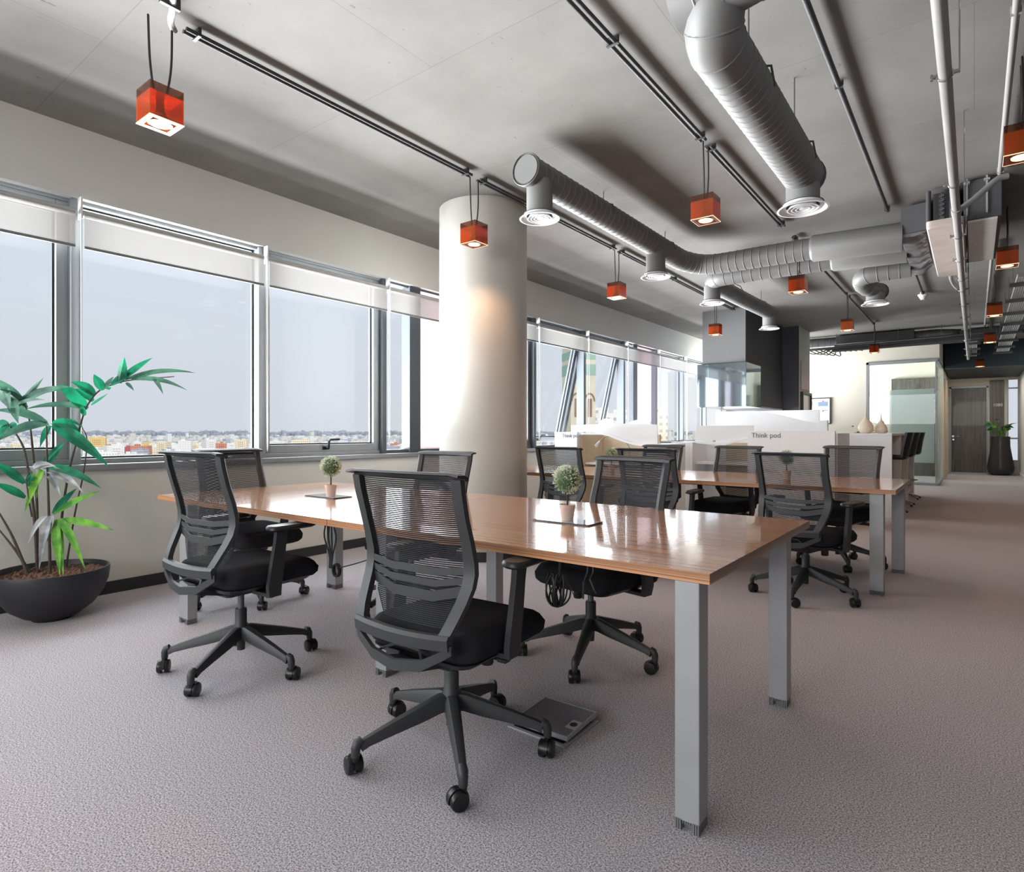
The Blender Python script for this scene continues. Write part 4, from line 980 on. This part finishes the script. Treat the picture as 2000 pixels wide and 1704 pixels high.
# kitchen block
a=empty('kitchen_block','grey boxed extractor housing over a glossy mirrored cabinet','kitchen cabinet',(-3.38,10.25,0))
b=MB(); X0,X1=-.335,.385
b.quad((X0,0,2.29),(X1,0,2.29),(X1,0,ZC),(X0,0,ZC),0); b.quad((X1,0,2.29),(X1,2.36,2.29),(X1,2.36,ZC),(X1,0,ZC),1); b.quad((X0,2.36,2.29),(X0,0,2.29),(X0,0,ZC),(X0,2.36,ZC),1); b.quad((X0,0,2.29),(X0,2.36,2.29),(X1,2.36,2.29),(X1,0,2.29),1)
b.build('upper_housing',[M['core'],M['cored']],a)  # lit front and shaded sides coloured as separate greys
b=MB(); b.box(-.41,.41,-.05,.80,1.56,2.29); b.build('gloss_cabinet',M['mirror'],a,bevel=.003)
b=MB(); b.box(-.40,.395,.82,2.36,1.56,2.29); b.build('matt_cabinet',M['cored'],a,bevel=.003)
b=MB(); b.box(.396,.41,.85,2.3,1.565,1.585); b.build('cabinet_rail',M['conduitl'],a)
b=MB(); b.box(-.75,1.05,2.38,2.42,.88,1.56); b.build('backsplash',M['podwhite'],a)
b=MB(); b.box(-.75,.60,.55,2.40,.0,.90); b.build('base_unit',M['podwhite'],a)
wb=MB(); wb.quad((-4.10,12.68,0),(-2.70,12.68,0),(-2.70,12.68,ZC),(-4.10,12.68,ZC),0); wb.quad((-2.70,12.68,0),(-2.70,13.65,0),(-2.70,13.65,ZC),(-2.70,12.68,ZC),1); wb.quad((-2.70,13.65,0),(-4.1,13.65,0),(-4.1,13.65,ZC),(-2.70,13.65,ZC),1); wb.quad((-4.1,13.65,0),(-4.1,12.68,0),(-4.1,12.68,ZC),(-4.1,13.65,ZC),1)
struct(wb.build('wall_kitchen',[M['cored'],M['wall']]))
pp=empty('wall_print','faint pink print on the pale side of the dark block, above the dark framed panel','picture',(-2.70,13.15,2.0))
MB().box(0.002,.012,-.32,.36,-.02,.52).build('sheet',pmat('pinkish_sheet',(226,206,204),.7,var=.04,scale=5),pp); MB().box(0.002,.016,-.33,-.32,-.03,.53).build('edge',M['conduitl'],pp)
pp=empty('framed_panel','dark framed display panel on the pale side of the dark block, beside the pinboard','picture',(-2.70,13.2,1.38))
b=MB(); b.box(.002,.05,-.40,.42,.0,.05); b.box(.002,.05,-.40,.42,.50,.55); b.box(.002,.05,-.40,-.35,.05,.5); b.box(.002,.05,.37,.42,.05,.5); b.build('frame',M['base'],pp)
MB().box(.002,.02,-.35,.37,.05,.5).build('display',pmat('display_pale',(206,210,212),.2),pp)
# pinboard with papers
a=empty('pinboard','white pinboard with a dark frame on the cream far wall','notice board',(-2.86,YF-.005,1.64))
MB().box(-.40,.20,-.02,0,-.30,.28).build('surface',M['podwhite'],a)
b=MB(); b.box(.20,.225,-.035,0,-.31,.30); b.box(-.42,.225,-.03,0,.275,.295); b.box(-.42,.225,-.03,0,-.315,-.295); b.build('frame',M['base'],a)
for dx,dz,w_,h_,m_,lb in ((-.26,.14,.13,.10,'red','sheet with a reddish picture pinned at the upper left of the board'),(.06,.12,.14,.12,'bluegrey','sheet with a blue-grey picture pinned at the upper right of the board'),(-.26,-.14,.13,.10,'paper','plain sheet pinned at the lower left of the board'),(.06,-.12,.12,.13,'paper','plain sheet pinned at the lower right of the board')):
    q=empty('pinned_sheet',lb,'paper',(-2.86+dx,YF-.027,1.64+dz),0,'sheets on the pinboard')
    MB().box(-w_,w_,0,.003,-h_,h_).build('page',M['paper'],q)
    MB().box(-w_*.75,w_*.75,-.002,0,-.02,h_*.7 if m_!='paper' else .01).build('printed_area',M[m_] if m_!='paper' else pmat('print_pale',(214,212,214),.8),q)
    MB().box(-.012,.012,-.012,0,h_*.72,h_*.9).build('pin',M['red'],q)
# bar with stools
a=empty('bar_counter','high white bar counter with stools tucked under it, right of the booths','bar',(-1.145,9.34,0))
b=MB(); b.box(-.285,.285,0,.06,0,1.085); b.build('end_panel',M['podwhite'],a,bevel=.003)
MB().box(-.285,.285,0,3.7,1.085,1.117).build('top',M['podwhite'],a,bevel=.003)
MB().box(-.285,-.245,.06,3.7,0,1.085).build('back_panel',M['podwhite'],a)
for y in (1.22,2.44,3.64): MB().box(-.245,.285,y,y+.06,0,1.085).build('support_panel',M['podwhite'],a,bevel=.003)
def stool(label,x,y,rz):
    s=empty('bar_stool',label,'bar stool',(x,y,0),rz,'black bar stools at the white counter')
    for k in range(4):
        l=MB(); l.tube(smoothpath([(.02,0,.075),(.10,0,.065),(.20,0,.035),(.235,0,.022)],3),[.014,.014,.014,.013,.013,.012,.011,.010,.010,.010][:10],8)
        lo=l.build('leg',M['chrome'],s,smooth=50,rot=(0,0,R(45+90*k))); MB().cyl((.235,0,.0),(.235,0,.02),.016,10).build('foot',M['wheel'],lo)
    MB().lathe([(0,.10),(.03,.10),(.026,.42),(.018,.43),(.018,.76),(0,.76)],18).build('column',M['chrome'],s,smooth=40)
    b=MB(); b.tube([(.15*math.cos(2*math.pi*i/20),.15*math.sin(2*math.pi*i/20),.32) for i in range(21)],.008,6); b.cyl((-.15,0,.32),(.15,0,.32),.007,6); b.build('foot_ring',M['chrome'],s,smooth=50)
    b=MB(); b.loft([rrect(.17,.17,.06,.755,4),rrect(.19,.19,.07,.775,4),rrect(.19,.19,.07,.80,4),rrect(.16,.16,.05,.815,4)]); b.build('seat',M['plasticd'],s,smooth=45)
    b=MB(); rings=[]
    for i in range(9):
        z=.80+.33*i/8; xx=.175+.055*(i/8)**1.3; hw=.185-.02*(i/8)**2
        rings.append([(xx-.05*abs(j-3)**2/9,-hw+2*hw*j/6,z) for j in range(7)]+[(xx+.03-.05*abs(j-3)**2/9,-hw+2*hw*j/6,z) for j in (6,5,4,3,2,1,0)])
    b.loft(rings); b.build('backrest',M['plasticd'],s,smooth=45)
stool('black bar stool nearest the camera of the three at the white counter',-.925,9.98,R(-2))
stool('black bar stool in the middle of the three at the white counter',-.92,11.15,R(-2))
stool('black bar stool furthest of the three at the white counter',-.915,12.35,R(-2))
# vases and sprig on the bar
def vase(label,x,y,s):
    v=empty('teardrop_vase',label,'vase',(x,y,1.1175),0,'ivory teardrop vases on the bar')
    pr=[(0,0),(.055,0),(.085,.025),(.102,.065),(.100,.10),(.080,.145),(.050,.185),(.024,.225),(.011,.27),(.006,.33),(.0045,.36),(0,.36)]
    MB().lathe([(r*s,z*s) for r,z in pr],28).build('body',M['vase'],v,smooth=60)
vase('larger ivory teardrop vase on the white bar counter',-1.215,9.78,.98)
vase('smaller ivory teardrop vase on the white bar counter, right of the larger',-1.04,9.88,.76)
g=empty('green_sprig','small dark green leafy sprig lying between the two ivory vases','plant',(-1.14,10.02,1.118))
rng=random.Random(4); b=MB()
for i in range(34):
    p=Vector((rng.uniform(-.25,.16),rng.uniform(-.05,.08),rng.uniform(.01,.06)+(.10*rng.random() if i%3==0 else 0))); d_=Vector((rng.uniform(-1,1),rng.uniform(-1,1),rng.uniform(0,1))).normalized(); s_=d_.orthogonal()
    b.add([p,p+d_*.025+s_*.012,p+d_*.05,p+d_*.025-s_*.012],[(0,1,2,3)])
b.build('leaves',M['darkleaf'],g); MB().tube([(-.25,0,.006),(0,.02,.012),(.16,.0,.006)],.004,6).build('twig',M['stem'],g)

# ================================================================ PLANTS
def leafblade(b,base,tip,w_,droop=.04,mi=0,n=8,side=None):
    base,tip=Vector(base),Vector(tip); d=tip-base; L_=d.length
    mid=(base+tip)/2+Vector((0,0,droop))
    P=bez(base,mid,tip,n); vw=Vector((.78,-.62,.12)); k_=.35+.55*abs(math.sin(base.x*91+tip.z*57)); sd=(d.normalized().cross(Vector((.25,-.35,1)).normalized())*(1-k_)+d.normalized().cross(vw)*k_*(1 if d.cross(vw).dot(d.cross(Vector((.25,-.35,1))))>0 else -1)).normalized()
    w_=w_*1.3
    nrm=sd.cross(d).normalized()
    if nrm.z<0: nrm=-nrm
    vs=[]; 
    for i,p in enumerate(P):
        t=i/n; ww=w_*(math.sin(math.pi*min(1,(t*.93+.06))**.75))*(1 if t<.98 else .2)
        vs+= [p-sd*ww+nrm*ww*.35, p, p+sd*ww+nrm*ww*.35]
    fs=[]
    for i in range(n):
        a=i*3; fs+=[(a,a+1,a+4,a+3),(a+1,a+2,a+5,a+4)]
    b.add(vs,fs,mi)
pc=Vector((-4.46,1.22,0)); PD=3.72
plant=empty('potted_palm','tall leafy palm in a wide black bowl at the left edge, by the window','potted plant',(pc.x,pc.y,0))
def P3(px,py,dd=0): return at(px,py,PD+dd)-pc
bw=MB(); bw.lathe([(0,0),(.10,0),(.105,.012),(.15,.03),(.215,.08),(.262,.15),(.288,.22),(.296,.285),(.293,.30),(.283,.30),(.275,.27),(0,.262)],48); bw.build('bowl',M['pot'],plant,smooth=50)
so=MB(); rng=random.Random(2); so.lathe([(0,.268),(.277,.264)],32)
for i in range(240):
    a=rng.uniform(0,6.28); r_=.26*math.sqrt(rng.random()); x,y=r_*math.cos(a),r_*math.sin(a); q=rng.uniform(0,3.14); l=rng.uniform(.012,.03); w2=rng.uniform(.006,.012); z=.268
    so.loft([[(x+l*math.cos(q)-w2*math.sin(q),y+l*math.sin(q)+w2*math.cos(q),z),(x+l*math.cos(q)+w2*math.sin(q),y+l*math.sin(q)-w2*math.cos(q),z),(x-l*math.cos(q)+w2*math.sin(q),y-l*math.sin(q)-w2*math.cos(q),z),(x-l*math.cos(q)-w2*math.sin(q),y-l*math.sin(q)+w2*math.cos(q),z)],[(x+l*.6*math.cos(q),y+l*.6*math.sin(q),z+rng.uniform(.008,.02))]*4])
so.build('soil_chips',M['soil'],plant)
stems=[([(55,1112),(25,1050),(-4,998)],.010,-.05),([(60,1115),(30,1075),(-6,1030)],.009,.0),([(74,1116),(66,1000),(52,900),(40,862),(15,828)],.010,.0),([(98,1110),(95,990),(92,900),(91,832)],.009,-.05),
 ([(72,1100),(72,980),(62,860),(52,800),(30,770)],.009,.06),([(112,1112),(122,1000),(136,915),(148,870),(160,820),(172,790),(196,762),(235,747),(275,741),(340,736)],.008,.05),([(128,1100),(147,1000),(163,925),(170,860),(160,835)],.006,.08),([(62,1010),(54,960),(52,935),(58,922)],.005,-.08)]
for pts,r_,dd in stems:
    n=len(pts); path=[P3(x,y,dd*(1-.5*i/n)) for i,(x,y) in enumerate(pts)]
    if pts[0][1]>1090: path[0].z=min(path[0].z,.262); path[0].x=max(-.2,min(.2,path[0].x)); path[0].y=max(-.2,min(.2,path[0].y))
    sp=smoothpath(path,5); m_=len(sp)
    MB().tube(sp,[r_*(1-.6*i/m_) for i in range(m_)],8).build('stem',M['stem'],plant,smooth=60)
def frond(mats,leaves,name='frond'):
    b=MB()
    for lf in leaves:
        (bx,by),(tx,ty),w_,dr=lf[:4]; d0,d1=(lf[4],lf[5]) if len(lf)>5 else (0,0); mi=lf[6] if len(lf)>6 else 0
        leafblade(b,P3(bx,by,d0),P3(tx,ty,d1),w_,dr,mi)
    b.build(name,mats,plant,smooth=30)
frond([M['teal'],M['darkleaf']],[((232,748),(243,697),.026,0,.0,-.05),((238,742),(298,699),.017,.01),((218,752),(262,728),.02,.01),((245,742),(383,729),.014,.06,0,.05,1),((255,744),(320,727),.012,.02,0,.1,1),((262,742),(366,763),.012,.06,0,-.05,1),((300,740),(319,771),.010,.03,0,-.1,1),((246,748),(262,764),.008,.01,0,0,1),
 ((200,763),(183,731),.022,.0,0,-.06),((212,757),(214,762),.01,0),((206,760),(222,736),.014,.005,0,0,1),((186,772),(138,746),.026,.02,.05,-.05),((182,784),(146,760),.02,.02,.05,0),((178,792),(212,768),.012,-.01),((170,800),(112,752),.03,.04,.05,0),((170,798),(48,800),.016,.05,.05,-.1,1),((166,812),(158,790),.012,0),((163,808),(157,800),.01,.01)])
frond([M['teal'],M['darkleaf']],[((50,800),(-12,738),.026,.03,.06,.0,1),((52,798),(-10,760),.024,.05,.06,-.1,1),((40,785),(85,738),.014,.0,.06,0,1),((30,790),(130,762),.022,.06,.05,.05),((25,800),(135,756),.02,.07,.05,-.05,1),((20,800),(90,782),.012,.05,.05,-.1,1),((22,775),(36,828),.026,.02,.05,-.1,1),((5,762),(20,800),.03,.03,.05,-.15,1)])
frond([M['teal'],M['darkleaf']],[((92,826),(-14,802),.02,.05,0,-.05,1),((95,828),(-12,866),.022,.06,0,-.15,1),((102,826),(158,844),.026,.03,.0,.05),((104,830),(213,912),.030,.05,.0,-.05),((98,832),(78,874),.016,.02,0,-.06),((18,828),(-14,840),.02,.03),((20,830),(-10,868),.018,.03,0,-.05),((30,826),(10,850),.016,.02),((125,820),(164,838),.008,.03,0,0)])
frond([M['teal'],M['dryleaf'],M['lime']],[((84,912),(124,862),.018,0,0,.02),((82,914),(126,866),.014,0,0,-.03),((88,911),(198,954),.022,.05,0,-.08,0),((84,910),(176,945),.012,.05,0,0,0),((82,914),(164,964),.022,.05,0,-.1,1),((86,914),(48,1004),.02,.05,0,-.1,2),((70,915),(72,975),.014,.03,0,-.05,2),((90,915),(119,972),.016,.03,0,-.1,1)])
b=MB()
for i in range(10):
    a=i*.63; leafblade(b,P3(64+2*i%7,914,-.05),P3(58+5*i+8*math.cos(a),918+12*math.sin(a),-.06),.014,.02)
b.build('dry_leaf',M['dryleaf'],plant,smooth=30)
frond([M['lime'],M['dryleaf'],M['teal']],[((106,1004),(197,959),.016,.02,-.05,-.1,0),((104,1004),(150,954),.018,.01,-.05,0,2),((118,1016),(224,1037),.017,.03,-.05,-.15,0),((115,1014),(166,1112),.018,.08,-.05,-.22,0),((112,1018),(124,1126),.018,.07,-.05,-.2,0),((108,1016),(117,1126),.020,.05,-.05,-.28,0),((98,1010),(76,1114),.018,.08,-.05,-.25,1),((92,1008),(54,1064),.014,.06,-.05,-.15,1),((100,1008),(92,1060),.02,.04,-.05,-.15,1)])
frond([M['teal'],M['darkleaf']],[((48,944),(-14,902),.020,.02,-.05,-.1),((50,972),(-14,944),.018,.02,-.05,-.1),((48,944),(62,925),.01,0,-.05,-.05),((55,950),(66,930),.014,.01,-.05,-.05)])
# corridor plant in a tall dark vase
cp=empty('potted_plant','broad-leaved plant in a tall dark curved vase at the corridor end','potted plant',(.55,20.55,0))
MB().lathe([(0,0),(.20,0),(.27,.08),(.29,.2),(.25,.45),(.205,.75),(.20,.95),(.205,1.02),(.19,1.02),(.18,.96),(0,.95)],32).build('tall_vase',pmat('vase_dark',(52,52,56),.3),cp,smooth=50)
b=MB(); b2=MB(); rng=random.Random(9)
for i in range(12):
    a=i*2.4; r_=.08+.14*rng.random(); h=1.18+.30*rng.random(); base=Vector((.08*math.cos(a),.06*math.sin(a),.95)); tip=Vector((r_*math.cos(a),r_*.4*math.sin(a),h))
    b2.tube(bez(base,(base+tip)/2+Vector((0,0,.08)),tip,5),.008,6)
    leafblade(b,tip,tip+Vector((.20*math.cos(a),.10*math.sin(a)-.05,.10-.18*rng.random())),.045,.04,i%2)
b.build('leaves',[M['darkleaf'],M['lime']],cp,smooth=30); b2.build('stalk',M['lime'],cp,smooth=50)

# ================================================================ LIGHT
def area(name,loc,rot,sx,sy,power,color=(1,1,1)):
    L_=bpy.data.lights.new(name,'AREA'); L_.shape='RECTANGLE'; L_.size=sx; L_.size_y=sy; L_.energy=power; L_.color=color
    o=bpy.data.objects.new(name,L_); col.objects.link(o); o.location=loc; o.rotation_euler=rot; return o
area('daylight_windows',(-5.7,5.2,1.9),(0,R(-70),0),1.8,22.0,1000,(.93,.97,1.0))
area('daylight_bounce',(-11.0,5.2,-.9),(0,R(-112),0),2.6,30.0,15500,(.98,.99,1.0))
sl=bpy.data.lights.new('sun','SUN'); sl.energy=1.5; sl.angle=R(3); sl.color=(1,.97,.92); so_=bpy.data.objects.new('sun',sl); col.objects.link(so_); so_.rotation_euler=Vector((-.75,.28,-.55)).to_track_quat('-Z','Y').to_euler()
area('fill_behind',(-2.0,-5.6,2.3),(R(68),0,0),5.5,1.6,270,(1,.99,.97))  # added fill lamp behind the camera, brightens faces turned towards it
area('meeting_room_light',(-2.2,17.3,3.1),(0,0,0),2.4,1.6,40,(1,.97,.9))
area('corridor_light',(.2,19.0,2.55),(0,0,0),1.0,2.4,25,(1,.93,.85))
area('kitchen_strip',(-3.3,11.9,1.54),(0,0,0),1.0,.5,10,(1,1,1))
w=bpy.data.worlds.new('hazy_sky'); scene.world=w; w.use_nodes=True; nt=w.node_tree; N=nt.nodes; L=nt.links; bg=N['Background']
tc=N.new('ShaderNodeTexCoord'); sp=N.new('ShaderNodeSeparateXYZ'); L.new(tc.outputs['Generated'],sp.inputs[0])
cr=N.new('ShaderNodeValToRGB'); cr.color_ramp.elements[0].position=0; cr.color_ramp.elements[0].color=lin((202,205,212))+(1,); cr.color_ramp.elements[1].position=.5; cr.color_ramp.elements[1].color=lin((205,217,230))+(1,)
L.new(sp.outputs[2],cr.inputs[0]); L.new(cr.outputs[0],bg.inputs[0]); bg.inputs[1].default_value=1.2
scene.view_settings.view_transform='Standard'; scene.view_settings.look='None'; scene.view_settings.exposure=0; scene.view_settings.gamma=1
scene.cycles.max_bounces=8; scene.cycles.diffuse_bounces=4; scene.cycles.transparent_max_bounces=16; scene.cycles.sample_clamp_indirect=6; scene.cycles.caustics_reflective=False; scene.cycles.caustics_refractive=False
try: scene.cycles.use_denoising=True; scene.cycles.denoiser='OPENIMAGEDENOISE'
except Exception: pass
